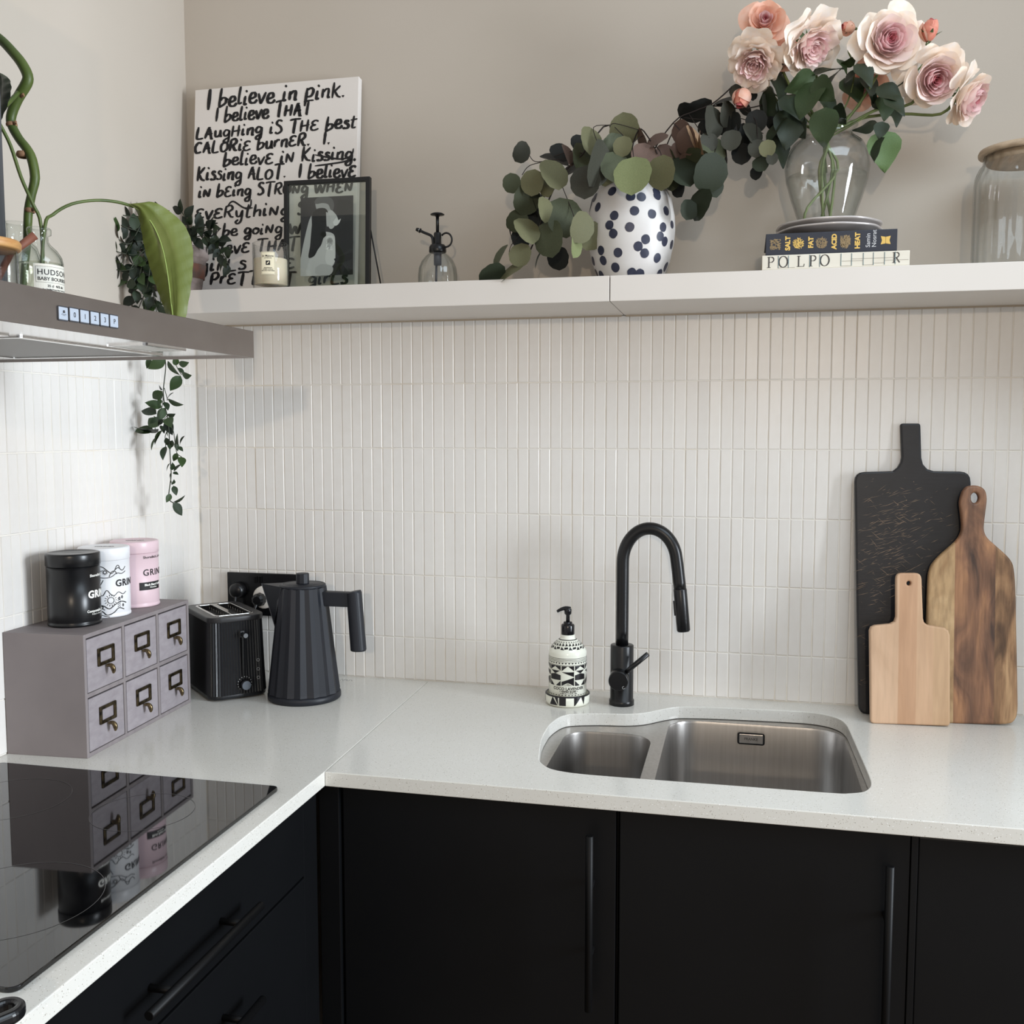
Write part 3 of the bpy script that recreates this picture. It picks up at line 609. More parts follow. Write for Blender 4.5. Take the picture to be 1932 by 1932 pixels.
# ------------------------------------------------------------------ soap dispenser
M_cer=mat('soap_ceramic_cream',(230,230,216),.25,coat=.3); M_bp=mat('soap_black',(28,26,28),.3)
sc_=V((.9345,-.112)); 
dsh=thing('soap_dish','round black and cream patterned dish under the soap bottle','dish',(sc_.x,sc_.y,ZW))
MB().lathe([(0,0),(.040,0),(.045,.002),(.0475,.007),(.0475,.023),(.0455,.0245),(.0440,.023),(.0440,.006),(0,.0055)],48).obj('dish_body',M_cer,dsh)
mb=MB(); rd=lambda z:.0475
def band(a0,a1,z0=.0055,z1=.0232): bend(mb,polymesh([[(a0,0),(a1,0),(a1,z1-z0),(a0,z1-z0)]]),rd,math.radians(-79.6),z0,.0004)
def tri(pts): bend(mb,polymesh([[(x,y) for x,y in pts]]),rd,math.radians(-79.6),.0055,.0004)
for s in range(-3,4):
    o_=s*.0425
    if s==0: 
        tri([(-.0425,0),(-.022,0),(-.0345,.0177)]); tri([(-.0215,.0177),(-.0205,0),(-.0300,.0177)]); band(-.0185,-.004); band(.0135,.0155); tri([(.0155,.0177),(.0155,0),(.030,.0177)]); tri([(.030,.0177),(.040,.0177),(.0372,0)])
    elif abs(s)>1: tri([(o_-.02,0),(o_,0),(o_-.01,.0177)]); band(o_+.004,o_+.016)
mb.obj('painted_pattern',M_bp,dsh)
MB().lathe([(.0440,.0231),(.0455,.0249),(.0478,.0235),(.0478,.022)],48,closed=True).obj('painted_rim',M_bp,dsh)
sb=thing('soap_dispenser','black and cream geometric patterned hand soap bottle with a black pump, left of the tap','soap dispenser',(sc_.x,sc_.y,ZW+.0062))
bp=[(0,0),(.038,0),(.0405,.003),(.0405,.104),(.0400,.1085),(.0370,.1140),(.0300,.1235),(.0210,.1315),(.0160,.1345),(.0152,.1385),(.0150,.1425),(0,.1425)]
MB().lathe(bp,56).obj('bottle',M_cer,sb)
rf_=interp([p for p in bp if p[0]>.014]); mb=MB(); A0=math.radians(-79.6)
def pt(pts,off=.0004): bend(mb,polymesh([pts]),rf_,A0,0,off)
def hband(z,h): 
    for k in range(16): pt([(-.127+.0159*k,z),(-.127+.0159*(k+1),z),(-.127+.0159*(k+1),z+h),(-.127+.0159*k,z+h)])
for z in (.0975,.0945,.0915,.0095,.0030): hband(z,.0009)
hband(.0833,.0007); hband(.1325,.0013)
for k in range(36):
    x=-.127+k*.00706; pt([(x,.0895),(x+.0055,.0895),(x+.00275,.0860)]); pt([(x,.0192),(x+.0050,.0192),(x+.0025,.0215)])
pt0=pt
def pt(pts,off=.0004): pt0([(x,.0400+(y-.0300)*.81) for x,y in pts],off)
for k in range(-4,5):                                 # repeating panels of triangles
    x=k*.0285; w2=.0132
    # side dividers + black fields with cream triangles left out
    if k%2==0:
        pt([(x-w2,.0825),(x-w2,.0690),(x-.001,.0818)]); pt([(x+w2,.0825),(x+w2,.0690),(x+.001,.0818)]); pt([(x-w2,.0825),(x+w2,.0825),(x,.0818)])
        pt([(x-w2,.0668),(x-.001,.0668),(x+w2,.0668),(x+w2,.0540)]); pt([(x-w2,.0410),(x+w2,.0525),(x+w2,.0300),(x+.004,.0365),(x,.0385)]); pt([(x-w2,.0410),(x,.0385),(x-.004,.0365),(x-w2,.0300)])
        for j in range(3): pt([(x-.009+.003*j,.0300),(x-.0082+.003*j,.0300),(x,.0372-.0025*j),(x,.0362-.0025*j)]); pt([(x+.009-.003*j,.0300),(x+.0082-.003*j,.0300),(x,.0362-.0025*j),(x,.0372-.0025*j)])
    else:
        pt([(x-w2,.0825),(x-w2,.0700),(x-w2*.9,.0712),(x,.0808)]); pt([(x+w2,.0825),(x+w2,.0700),(x+w2*.9,.0712),(x,.0808)]); pt([(x-w2,.0825),(x,.0808),(x+w2,.0825)])
        pt([(x-w2*.9,.0700),(x+w2*.9,.0700),(x+.0015,.0625),(x-.0015,.0625)]); pt([(x-w2,.0580),(x-.0015,.0618),(x+.0015,.0618),(x+w2,.0580),(x+w2,.0450),(x-w2,.0450)])
        pt([(x-w2,.0435),(x-.002,.0305),(x-w2*.5,.0300),(x-w2,.0300)]); pt([(x+w2,.0435),(x+.002,.0305),(x+w2*.5,.0300),(x+w2,.0300)])
pt=pt0
rg=random.Random(5)
for k in range(26):
    x=-.127+k*.0099
    zz=.1155; pt([(x*.9,zz),(x*.9+.0085,zz),(x*.9+.003,zz+.006)]) if k%2 else pt([(x*.9,zz+.001),(x*.9+.0075,zz+.002),(x*.9+.0075,zz+.0055),(x*.9,zz+.0050)])
    zz=.1225; pt([(x*.72,zz),(x*.72+.006,zz+.001),(x*.72+.003,zz+.0058)])
    pt([(x*.55,.1285),(x*.55+.003,.1285),(x*.55+.0015,.1310)])
bend(mb,text_mesh('COCO LAVENDER',.0085,.0002,'CENTER',1.0),rf_,A0+.05,.0312,.0004)
bend(mb,text_mesh('• HAND SOAP •',.0058,.0002,'CENTER'),rf_,A0+.05,.0262,.0004)
bend(mb,text_mesh('e 340 mL / 11.5 FL. OZ.',.0038,.0001,'CENTER'),rf_,A0+.05,.0226,.0004)
mb.obj('painted_pattern',M_bp,sb)
M_pump=mat('pump_black',(16,15,18),.22)
MB().lathe([(.0138,.1427),(.0142,.1435),(.0142,.1620),(.0130,.1645),(.0095,.1650),(.0092,.1690),(.0080,.1700),(0,.1700)],32).obj('pump_collar',M_pump,sb)
ph=MB(); ph.lathe([(.0040,.1700),(.0042,.176),(.0040,.184),(.0075,.187),(.0080,.196),(.0060,.2000),(0,.2010)],20)
ph.tube(smooth_line([(.006,-.001,.1975),(-.004,-.002,.1990),(-.014,-.004,.1965),(-.0225,-.006,.1915)],4),[.0045,.0046,.0046,.0045,.0044,.0042,.004,.0038,.0036,.0034,.0032,.003,.0026],10)
ph.obj('pump_head',M_pump,sb)

# ------------------------------------------------------------------ tap
tp=thing('kitchen_tap','matt black gooseneck kitchen tap with pull-out spray, behind the sink','tap',(1.0487,-.0955,ZW))
MB().lathe([(0,0),(.0265,0),(.0265,.010),(.0245,.0115),(.0245,.127),(.0235,.1285),(.0135,.1285)],40).obj('tap_body',M_mblack,tp)
pts=[(0,0,.1286),(0,0,.20),(0,0,.27),(0,0,.305)]+[(.0565-.0565*cos(a_),-.03*sin(a_/2)**2*.2,.305+.073*sin(a_)) for a_ in [PI*k/16 for k in range(1,15)]]+[(.1120,-.006,.318),(.1165,-.007,.285),(.1205,-.008,.252)]
sp_=smooth_line(pts,2); MB().tube(sp_,.0132,20).obj('spout_pipe',M_mblack,tp)
e=V(pts[-1]); d_=(V((.1300,-.010,.155))-e).normalized()
MB().tube([e-d_*.002,e,e+d_*.085,e+d_*.088],[.0132,.0140,.0140,.0120],24).obj('spray_head',M_mblack,tp)
MB().tube([e+d_*.024+V((-.0135,0,0)),e+d_*.055+V((-.0135,0,0))],.003,10).obj('spray_button',M_mblack,tp)
kb=MB(); kd=V((.05,-.99,0)).normalized(); k0=V((-.003,-.016,.062))
kb.tube([k0,k0+kd*.020,k0+kd*.036,k0+kd*.0375],[.0205,.0205,.0205,.0190],36); kb.obj('valve_housing',M_mblack,tp)
MB().tube([V((.012,-.030,.076)),V((.020,-.032,.084)),V((.058,-.036,.119))],[.0042,.0052,.0052],16).obj('lever',M_mblack,tp)
for s_,x,z,ro in (('H',-.0085,.0085,.6),('C',.0125,-.0155,.6)):
    t_=text_mesh(s_,.0085,.0002,'CENTER'); MB().mesh(t_,M=Matrix.Translation(k0+kd*.0378+V((x,0,z)))@Euler((PI/2,0,0)).to_matrix().to_4x4()@Matrix.Rotation(ro,4,'Z')).obj('marking',mat('mark_grey',(150,150,150),.5),tp)

# ------------------------------------------------------------------ chopping boards
def board(name,label,base,yaw,lean,thick,outline,holes,m,bev=.004,smooth=0):
    base=V(base); ux=V((cos(yaw),sin(yaw),0)); uy0=V((-sin(yaw),cos(yaw),0)); uv=(V((0,0,1))*cos(lean)+uy0*sin(lean)); n=ux.cross(uv)   # n faces -y
    def tl(pts): 
        o=[]
        for px,py in pts:
            q=Pp(px,py,base,n)-base; o.append((q.dot(ux),q.dot(uv)))
        return o
    lo=tl(outline); hs=[tl(h) for h in holes]
    zmin=min(y for x,y in lo); 
    me=curve_mesh([lo]+hs,thick,bev,2)
    t_=thing(name,label,'chopping board',(base.x,base.y,base.z))
    R=Matrix((ux,uv,n)).transposed().to_4x4()
    R=R@Matrix.Translation((0,-zmin+.0003,-thick/2)); MB().mesh(me,M=R).obj('board',m,t_)
    return t_,R,tl
def corner(pts,r=6,n=4):   # round the corners of a pixel outline; entries (x,y) or (x,y,r)
    out=[]; N=len(pts)
    for i,p in enumerate(pts):
        rr_=p[2] if len(p)>2 else r; a=V(pts[i-1][:2]);b=V(p[:2]);c=V(pts[(i+1)%N][:2])
        if rr_==0: out.append(tuple(b)); continue
        d1=(a-b); d2=(c-b); r1=min(rr_,d1.length*.48); r2=min(rr_,d2.length*.48); p1=b+d1.normalized()*r1; p2=b+d2.normalized()*r2
        for k in range(n+1): t=k/n; out.append(tuple(p1*(1-t)**2+b*2*t*(1-t)+p2*t*t))
    return out
mk=mat('board_black_worn',(24,24,28),.42,noise=(40,.35,.7),col2=(19,19,23),bump=((40,40,200),.2))
bk=[(1699,795,5),(1737,795,5),(1739,860,0),(1742,872,0),(1750,881,0),(1762,885,0),(1832,886,20),(1836,1346,16),(1620,1344,18),(1613,887,18),(1685,885,0),(1694,878,0),(1700,868,0),(1702,858,0)]
t_,R,tl=board('chopping_board','tall scratched black chopping board with a square handle, leaning on the tiles','' or (1.58,-.062,ZW),.02,.085,.017,corner(bk),[],mk,.0035)
def scratches(t_,R,tl,thick):
    rs=random.Random(17); mb=MB()
    for k in range(430):
        if k<300: px,py=rs.gauss(1692,36),rs.gauss(1015,70)
        elif k<370: px,py=rs.uniform(1620,1670),rs.uniform(1000,1300)
        else: px,py=rs.uniform(1620,1820),rs.uniform(900,1250)
        if not (1620<px<1822 and 896<py<1330): continue
        L_=rs.choice((6,9,13,18,28)); a_=math.radians(rs.choice((rs.gauss(14,6),rs.gauss(30,7),rs.gauss(20,5),rs.gauss(22,8),rs.gauss(18,5),rs.gauss(-36,8)))); w_=rs.uniform(.00012,.00042)*(1.3 if L_>15 else 1)
        p=V(tl([(px,py)])[0]); d=V((cos(a_),sin(a_)))*L_*.00048; n_=V((-d.y,d.x)).normalized()*w_; md=p+n_*rs.uniform(-1,1)
        mb.add([tuple(v)+(thick/2+.0002,) for v in (p-d,md-n_,p+d,md+n_)],[(0,1,2,3)])
    for px,py,rr_ in ((1694,948,.0012),(1710,940,.001),(1702,957,.0011),(1735,975,.0008),(1724,905,.0007)): p=V(tl([(px,py)])[0]); mb.add([(p.x+rr_*cos(q),p.y+rr_*sin(q)*1.3,thick/2+.0002) for q in [k*PI/4 for k in range(8)]],[tuple(range(8))])
    o=mb.xf(R).obj('scratches',mat('bare_wood_scratch',(122,102,84),.7),t_); o['kind']='stuff'
def wood(name,c1,c2,c3,scale,mul=.45):
    m=mat(name,c1,.48); nt=m.node_tree; b=nt.nodes['Principled BSDF']; tc=nt.nodes['Texture Coordinate']
    mp=nt.nodes.new('ShaderNodeMapping'); mp.inputs['Scale'].default_value=scale; nt.links.new(tc.outputs['Object'],mp.inputs[0])
    n1=nt.nodes.new('ShaderNodeTexNoise'); n1.inputs['Scale'].default_value=1; n1.inputs['Detail'].default_value=6; n1.inputs['Distortion'].default_value=1.2; nt.links.new(mp.outputs[0],n1.inputs[0])
    r=nt.nodes.new('ShaderNodeValToRGB'); e_=r.color_ramp.elements; e_[0].position=.30; e_[0].color=L(c2); e_[1].position=.68; e_[1].color=L(c3); x_=e_.new(.5); x_.color=L(c1); nt.links.new(n1.outputs[0],r.inputs[0])
    mp2=nt.nodes.new('ShaderNodeMapping'); mp2.inputs['Scale'].default_value=(scale[0]*9,scale[1],scale[2]*2.5); nt.links.new(tc.outputs['Object'],mp2.inputs[0])
    n2=nt.nodes.new('ShaderNodeTexNoise'); n2.inputs['Scale'].default_value=1; n2.inputs['Detail'].default_value=5; nt.links.new(mp2.outputs[0],n2.inputs[0])
    h=nt.nodes.new('ShaderNodeMixRGB'); h.blend_type='MULTIPLY'; h.inputs[0].default_value=mul; r2=nt.nodes.new('ShaderNodeValToRGB'); r2.color_ramp.elements[0].position=.35; r2.color_ramp.elements[0].color=(.45,.42,.4,1); r2.color_ramp.elements[1].position=.6; r2.color_ramp.elements[1].color=(1,1,1,1)
    nt.links.new(n2.outputs[0],r2.inputs[0]); nt.links.new(r.outputs[0],h.inputs[1]); nt.links.new(r2.outputs[0],h.inputs[2]); nt.links.new(h.outputs[0],b.inputs['Base Color']); return m
scratches(t_,R,tl,.017)
M_acL=wood('acacia_pale',(182,150,110),(152,118,82),(198,168,128),(14,10,9)); M_acM=wood('acacia_dark',(138,100,76),(74,56,48),(182,134,96),(20,10,6)); M_acR=wood('acacia_brown',(152,116,84),(92,68,50),(184,148,110),(30,10,8))
def strips(name,label,base,yaw,lean,thick,outline,holes,cuts,mats,bev):
    # board glued up from vertical staves: outline cut at pixel x positions
    base=V(base); ux=V((cos(yaw),sin(yaw),0)); uy0=V((-sin(yaw),cos(yaw),0)); uv=(V((0,0,1))*cos(lean)+uy0*sin(lean)); n=ux.cross(uv)
    tl=lambda pts:[((Pp(px,py,base,n)-base).dot(ux),(Pp(px,py,base,n)-base).dot(uv)) for px,py in pts]
    lo=tl(outline); zmin=min(y for x,y in lo); me=curve_mesh([lo]+[tl(h) for h in holes],thick,bev,2)
    t_=thing(name,label,'chopping board',base); R=Matrix((ux,uv,n)).transposed().to_4x4()@Matrix.Translation((0,-zmin+.0003,-thick/2))
    cx=[-9]+[tl([(c,1250)])[0][0] for c in cuts]+[9]
    for i in range(len(cx)-1):
        bm=bmesh.new(); bm.from_mesh(me)
        for x_,no in ((cx[i],(-1,0,0)),(cx[i+1],(1,0,0))):
            if abs(x_)<8:
                r_=bmesh.ops.bisect_plane(bm,geom=bm.verts[:]+bm.edges[:]+bm.faces[:],plane_co=(x_,0,0),plane_no=no,clear_outer=True)
                es=[e for e in r_['geom_cut'] if isinstance(e,bmesh.types.BMEdge)]
                bmesh.ops.holes_fill(bm,edges=es)
        mb=MB().bm(bm); mb.xf(R); mb.obj('stave',mats[i],t_)
    return t_
w2=[(1817,926),(1824,917),(1836,914),(1850,916),(1860,924),(1863,940),(1861,960),(1858,985),(1858,1000),(1864,1013),(1880,1028),(1898,1044),(1909,1057),(1914,1072),(1917,1110),(1919,1200),(1921,1300),(1921,1340),(1915,1358),(1900,1365),(1850,1365),(1770,1362),(1754,1356),(1748,1330),(1749,1200),(1752,1100),(1755,1075),(1762,1060),(1780,1041),(1804,1020),(1814,1004),(1816,990),(1814,965),(1812,945)]
w2=[(v.x,v.y) for v in smooth_line([(x,y,0) for x,y in w2+[w2[0]]],3)[:-1]]
ell=lambda cx,cy,rx,ry,n=18:[(cx+rx*cos(2*PI*k/n),cy+ry*sin(2*PI*k/n)) for k in range(n)]
strips('chopping_board','dark acacia chopping board with a rounded hole handle, farthest right',(1.755,-.090,ZW),.06,.085,.018,w2,[ell(1840,937.5,7.5,10)],[1799.5,1876],[M_acL,M_acM,M_acR],.005)
M_be=[wood('beech_%s'%k,c,tuple(v-12 for v in c),tuple(v+8 for v in c),(14,8,4),.16) for k,c in (('a',(206,172,142)),('b',(194,154,122)),('c',(202,166,134)),('d',(198,164,130)))]
b3=[(1691,1077,12),(1739,1077,12),(1742,1163,0),(1744,1170,0),(1750,1175,0),(1782,1180,0),(1790,1186,0),(1793,1195,0),(1793,1366,7),(1643,1361,7),(1641,1186,0),(1644,1179,0),(1651,1176,0),(1680,1173,0),(1688,1169,0),(1691,1160,0)]
strips('chopping_board','small pale beech chopping board with a round pin hole, in front of the other two',(1.627,-.125,ZW),.05,.075,.016,corner(b3),[ell(1715,1096.5,4,4.3)],[1695,1729,1761],M_be,.0035)

ZS=1.780
# ------------------------------------------------------------------ lettered canvas
cbase=V((.238,-.066,ZS+.0004)); th=.088; cu_=V((1,0,0)); cv_=V((0,sin(th),cos(th))); cn_=cu_.cross(cv_)
cvs=thing('lettered_canvas','large white canvas covered in black brush lettering, leaning on the wall','canvas',cbase)
Rc=Matrix((cu_,cv_,cn_)).transposed().to_4x4()
def cl_(px,py): q=Pp(px,py,cbase,cn_)-cbase; return (q.dot(cu_),q.dot(cv_))
M_canvas=mat('canvas_white',(226,220,214),.8,noise=(4,.3,.8),col2=(220,212,206),bump=(900,.15))
x0c=cl_(364,350)[0]; x1c=cl_(677,150)[0]; y1c=cl_(520,157)[1]
MB().box((x0c,0,-.019),(x1c,y1c,-.0004),.0015).xf(Rc).obj('canvas_panel',M_canvas,cvs)
G={ # brush glyphs: width, strokes (x,y); x-height .55, capitals 1
'I':(.30,[[(.15,1),(.14,.0)]]),'i':(.30,[[(.12,.52),(.10,.05),(.24,.08)],[(.12,.74),(.19,.82)]]),
'b':(.52,[[(.12,1.0),(.08,.02),(.20,-.02),(.40,.15),(.38,.38),(.22,.42),(.12,.28)],[(.4,.36),(.52,.30)]]),
'e':(.46,[[(.06,.22),(.34,.34),(.30,.54),(.14,.52),(.06,.25),(.14,.04),(.34,.02),(.46,.18)]]),
'E':(.52,[[(.46,.62),(.28,.70),(.12,.58),(.16,.42),(.34,.38)],[(.34,.38),(.10,.30),(.08,.10),(.24,.0),(.50,.10)]]),
'l':(.30,[[(.14,1.0),(.10,.4),(.12,.04),(.28,.08)]]),'v':(.46,[[(.04,.52),(.18,.03),(.24,.05),(.42,.56)]]),
'V':(.50,[[(.04,.60),(.20,.02),(.26,.04),(.46,.64)]]),
'n':(.50,[[(.10,.54),(.10,.02)],[(.11,.34),(.26,.52),(.38,.46),(.38,.04),(.48,.06)]]),
'N':(.60,[[(.10,.02),(.12,.62)],[(.12,.62),(.42,.04)],[(.42,.04),(.48,.70)]]),
'p':(.52,[[(.12,.62),(.08,-.42)],[(.12,.50),(.32,.60),(.44,.44),(.36,.16),(.14,.10)]]),
'k':(.52,[[(.12,.92),(.10,.0)],[(.44,.70),(.14,.34)],[(.20,.38),(.36,.10),(.52,.02)]]),
'K':(.60,[[(.12,1.0),(.10,-.02)],[(.50,.92),(.14,.44)],[(.16,.44),(.36,.10),(.58,.02)]]),
'T':(.62,[[(.02,.86),(.30,.92),(.66,.92)],[(.34,.90),(.30,.04),(.36,.0)]]),
't':(.44,[[(.20,.86),(.16,.06),(.36,.04)],[(.02,.56),(.42,.62)]]),
'H':(.60,[[(.12,.78),(.08,.0)],[(.46,.80),(.44,.0)],[(.02,.36),(.56,.44)]]),
'h':(.50,[[(.12,.92),(.08,.02)],[(.10,.34),(.28,.50),(.38,.42),(.38,.04)]]),
'A':(.58,[[(.06,.0),(.24,.74),(.30,.74)],[(.30,.74),(.44,.0),(.52,.02)],[(.04,.30),(.50,.34)]]),
'L':(.50,[[(.12,.84),(.08,.06),(.46,.04)]]),'u':(.50,[[(.08,.52),(.10,.10),(.22,.02),(.36,.18),(.38,.52)],[(.38,.5),(.40,.06),(.50,.06)]]),
'g':(.50,[[(.40,.44),(.20,.52),(.08,.28),(.20,.08),(.38,.24),(.40,.5)],[(.40,.48),(.40,-.28),(.22,-.42),(.12,-.28),(.26,-.12),(.48,.0)]]),
's':(.40,[[(.36,.50),(.20,.58),(.14,.44),(.32,.26),(.30,.06),(.12,.02),(.08,.12)]]),
'S':(.50,[[(.44,.80),(.22,.88),(.12,.66),(.36,.42),(.42,.16),(.22,.0),(.06,.10)]]),
'c':(.42,[[(.36,.46),(.18,.52),(.08,.26),(.20,.04),(.40,.12)]]),
'C':(.52,[[(.46,.72),(.22,.80),(.04,.44),(.16,.04),(.46,.08)]]),
'a':(.50,[[(.36,.46),(.18,.50),(.08,.24),(.18,.04),(.36,.20),(.37,.50)],[(.37,.48),(.38,.06),(.50,.08)]]),
'o':(.46,[[(.22,.50),(.08,.34),(.10,.10),(.26,.02),(.40,.20),(.36,.44),(.20,.50),(.30,.40),(.46,.42)]]),
'O':(.56,[[(.26,.72),(.08,.46),(.12,.10),(.30,.02),(.48,.24),(.44,.58),(.24,.72)]]),
'r':(.42,[[(.10,.54),(.08,.02)],[(.10,.34),(.24,.54),(.38,.52)]]),
'R':(.58,[[(.12,.80),(.08,.0)],[(.08,.74),(.34,.84),(.46,.62),(.30,.42),(.14,.38)],[(.24,.40),(.40,.06),(.56,.02)]]),
'B':(.54,[[(.12,.80),(.10,.0)],[(.10,.78),(.36,.74),(.34,.50),(.14,.42)],[(.14,.42),(.46,.34),(.40,.04),(.10,.0)]]),
'w':(.66,[[(.06,.52),(.16,.04),(.30,.40),(.42,.04),(.58,.56)]]),'W':(.78,[[(.04,.78),(.20,.02),(.38,.54),(.54,.02),(.74,.86)]]),
'y':(.50,[[(.08,.54),(.14,.14),(.30,.12),(.40,.52)],[(.41,.54),(.38,-.20),(.22,-.42),(.10,-.30),(.24,-.14)]]),
'.':(.24,[[(.08,.04),(.11,.07),(.14,.04)]]),',':(.24,[[(.12,.08),(.06,-.10)]]),' ':(.34,[])}
LINES=[("I believe in pink.",388,203,652,182,38),("I believe THAT",404,231,588,214,32),("LAugHing iS THE best",369,262,674,240,30),("CALORiE burnER.  I.",366,291,624,271,30),
("believE iN Kissing,",420,313,674,300,30),("Kissing ALOT.  I believE",370,341,672,333,31),("iN bEing STRONg WHEN",373,372,666,362,29),("EvERythiNg SEEMS",367,413,662,402,30),
("TO be goiNg WrONg. I",372,446,664,436,27),("bElievE THAT HAppy",372,479,666,468,29),("girLs ARE THE",372,512,652,503,30),("  PrETTiEST  girLs",372,537,656,535,29)]
G['M']=(.70,[[(.08,.0),(.14,.76)],[(.14,.76),(.32,.20),(.52,.78)],[(.52,.78),(.60,.02)]]); G['P']=(.54,[[(.12,.80),(.08,.0)],[(.08,.76),(.36,.84),(.46,.60),(.30,.38),(.12,.38)]])
rw=random.Random(11)
for (s,xa,ya,xb,yb,capx) in LINES:
    a=V(cl_(xa,ya)); b=V(cl_(xb,yb)); tot=sum(G[c][0] for c in s); dx=(b-a)/tot; hgt=capx/930.; up=V((-dx.y,dx.x)).normalized()*0+V((0,1))
    cur=0; mb=MB()
    for c in s:
        wd,st=G[c]; jit=rw.uniform(-.05,.05); sc_h=rw.uniform(.92,1.08); wt=rw.uniform(.0050,.0068)
        if (s,c)==(LINES[0][0],'I'): sc_h=1.25
        for k in st:
            pts=[a+dx*(cur+x)+V((y*hgt*.10,0))+up*(y*sc_h+jit)*hgt for x,y in k]
            if (s,c)==(LINES[0][0],'I'): pts=[p-V((0,.006)) for p in pts]; wt=.0080
            pts=smooth_line([(p.x,p.y,0) for p in pts],6); N=len(pts); vs=[]; fs=[]
            for i,p in enumerate(pts):
                t=(pts[min(i+1,N-1)]-pts[max(i-1,0)]).normalized(); nn=V((-t.y,t.x,0)); ww=wt/2*(.62+.55*abs(t.y))*(min(1,.55+min(i,N-1-i)/4))*rw.uniform(.92,1.08)
                z_=rw.choice((.0,.00012,.00024)) if i==0 else z_
                vs+=[(p+nn*ww)+V((0,0,.0002+z_)),(p-nn*ww)+V((0,0,.0002+z_))]
            vs=[v for v in vs if True]
            vs=[V((min(max(v.x,x0c+.001),x1c-.001),min(max(v.y,.002),y1c-.001),v.z)) for v in vs]
            for i in range(N-1): fs.append((2*i,2*i+1,2*i+3,2*i+2))
            mb.add([tuple(v) for v in vs],fs)
        cur+=wd
    mb.xf(Rc).obj('lettering_line',M_print_black,cvs)
for pts in ([(594,292),(640,300),(662,294),(667,280)],[(594,313),(625,309),(655,303),(666,290)],[(430,388),(440,380),(460,392),(472,390),(474,376)],[(380,428),(395,423),(411,421)]):
    pp=smooth_line([tuple(cl_(x,y))+(0,) for x,y in pts],5); me=ribbon2d([(p.x,p.y) for p in pp],.0040,1,True); MB().mesh(me,M=Rc@Matrix.Translation((0,0,.0003))).obj('brush_flourish',M_print_black,cvs)

# ------------------------------------------------------------------ standing picture frame with a floating photo
fb=V((.402,-.136,ZS+.0004)); fth=.045; fu=V((cos(.02),sin(.02),0)); fv=(V((0,0,1))*cos(fth)+V((0,1,0))*sin(fth)); fn=fu.cross(fv)
fr=thing('picture_frame','thin black metal standing glass frame holding a small black and white wedding photo','picture frame',fb)
Rfm=Matrix((fu,fv,fn)).transposed().to_4x4()
def fl_(px,py): q=Pp(px,py,fb,fn)-fb; return (q.dot(fu),q.dot(fv))
fx0=fl_(535,420)[0]; fx1=fl_(697,420)[0]; fy1=fl_(616,337)[1]
M_frm=mat('frame_black_metal',(16,16,17),.4)
me=curve_mesh([rrect(fx0,0,fx1,fy1,.0005,1),rrect(fx0+.0085,.0085,fx1-.0095,fy1-.0085,.0005,1)],.012,.0006,1); MB().mesh(me,M=Rfm@Matrix.Translation((0,0,-.006))).obj('frame',M_frm,fr)
for z in (-.0040,-.0085): MB().box((fx0+.006,.006,z-.0008),(fx1-.006,fy1-.006,z+.0002)).xf(Rfm).obj('glass_pane',thin_glass('frame_glass',(.93,.95,.93),(.6,.66,.62),.01,1.5) if z==-.0040 else MATS['frame_glass'],fr)
c0=fl_(565,372);c1_=fl_(664,517); X0,X1=min(c0[0],c1_[0]),max(c0[0],c1_[0]); Y1,Y0=c0[1],c1_[1]
photo=MB().box((X0,Y0,-.0064),(X1,Y1,-.0060)).xf(Rfm).obj('photograph',mat('photo_dark',(54,50,54),.35),fr)
PW=X1-X0; PH=Y1-Y0
def ph_(name,pts,g,z,sm=True):
    pts=[(x/455.,1-y/655.) for x,y in pts]   # crop units of the print
    pp=[(X0+x*PW,Y0+y*PH) for x,y in pts]
    if sm: pp=[(v.x,v.y) for v in smooth_line([(x,y,0) for x,y in pp+[pp[0]]],4)[:-1]]
    pp=[(min(max(x,X0),X1),min(max(y,Y0),Y1)) for x,y in pp]
    bm=bmesh.new(); f=bm.faces.new([bm.verts.new((x,y,-.0060+z)) for x,y in pp]); bmesh.ops.triangulate(bm,faces=[f])
    MB().bm(bm).xf(Rfm).obj(name,mat('photo_grey_%d'%g,(g,g-2,g),.35),photo)
for pts_,g_,z_ in (([(260,165),(310,185),(380,215),(455,250),(455,655),(250,655),(250,420)],34,.0001),([(250,500),(330,500),(455,440),(455,600),(330,650),(260,640)],46,.00016),
 ([(238,60),(270,110),(312,160),(318,195),(285,262),(250,262),(235,200)],204,.00020),([(128,50),(160,42),(250,60),(262,100),(235,125),(190,112),(140,100)],176,.00024),
 ([(118,45),(140,10),(200,-4),(265,14),(290,60),(284,110),(262,112),(240,66),(190,52),(140,58)],96,.00028),([(95,150),(72,200),(40,320),(10,460),(-20,655),(75,655),(95,500),(100,300)],196,.00018),
 ([(160,300),(225,292),(290,318),(302,400),(300,540),(262,600),(250,655),(60,655),(66,560),(110,430)],206,.00022),([(215,330),(285,330),(300,420),(296,540),(250,580),(215,520),(230,420)],222,.00026),
 ([(110,130),(150,96),(210,96),(238,130),(232,200),(215,260),(224,320),(200,345),(180,400),(150,440),(120,490),(70,500),(84,400),(96,260)],24,.00032),([(222,128),(245,140),(258,180),(262,200),(248,240),(228,246),(224,190)],196,.00036),
 ([(130,590),(180,560),(262,572),(285,610),(250,652),(140,645)],190,.00040),([(280,215),(300,190),(318,176),(330,200),(350,188),(335,225),(310,245),(292,240)],232,.00044),([(290,520),(330,505),(455,470),(455,520),(330,560)],26,.00030),
 ([(325,30),(455,60),(455,235),(360,205),(310,150)],44,.00008),([(300,640),(350,560),(420,640),(420,655),(300,655)],18,.00034)): ph_('printed_shape',pts_,g_,z_)
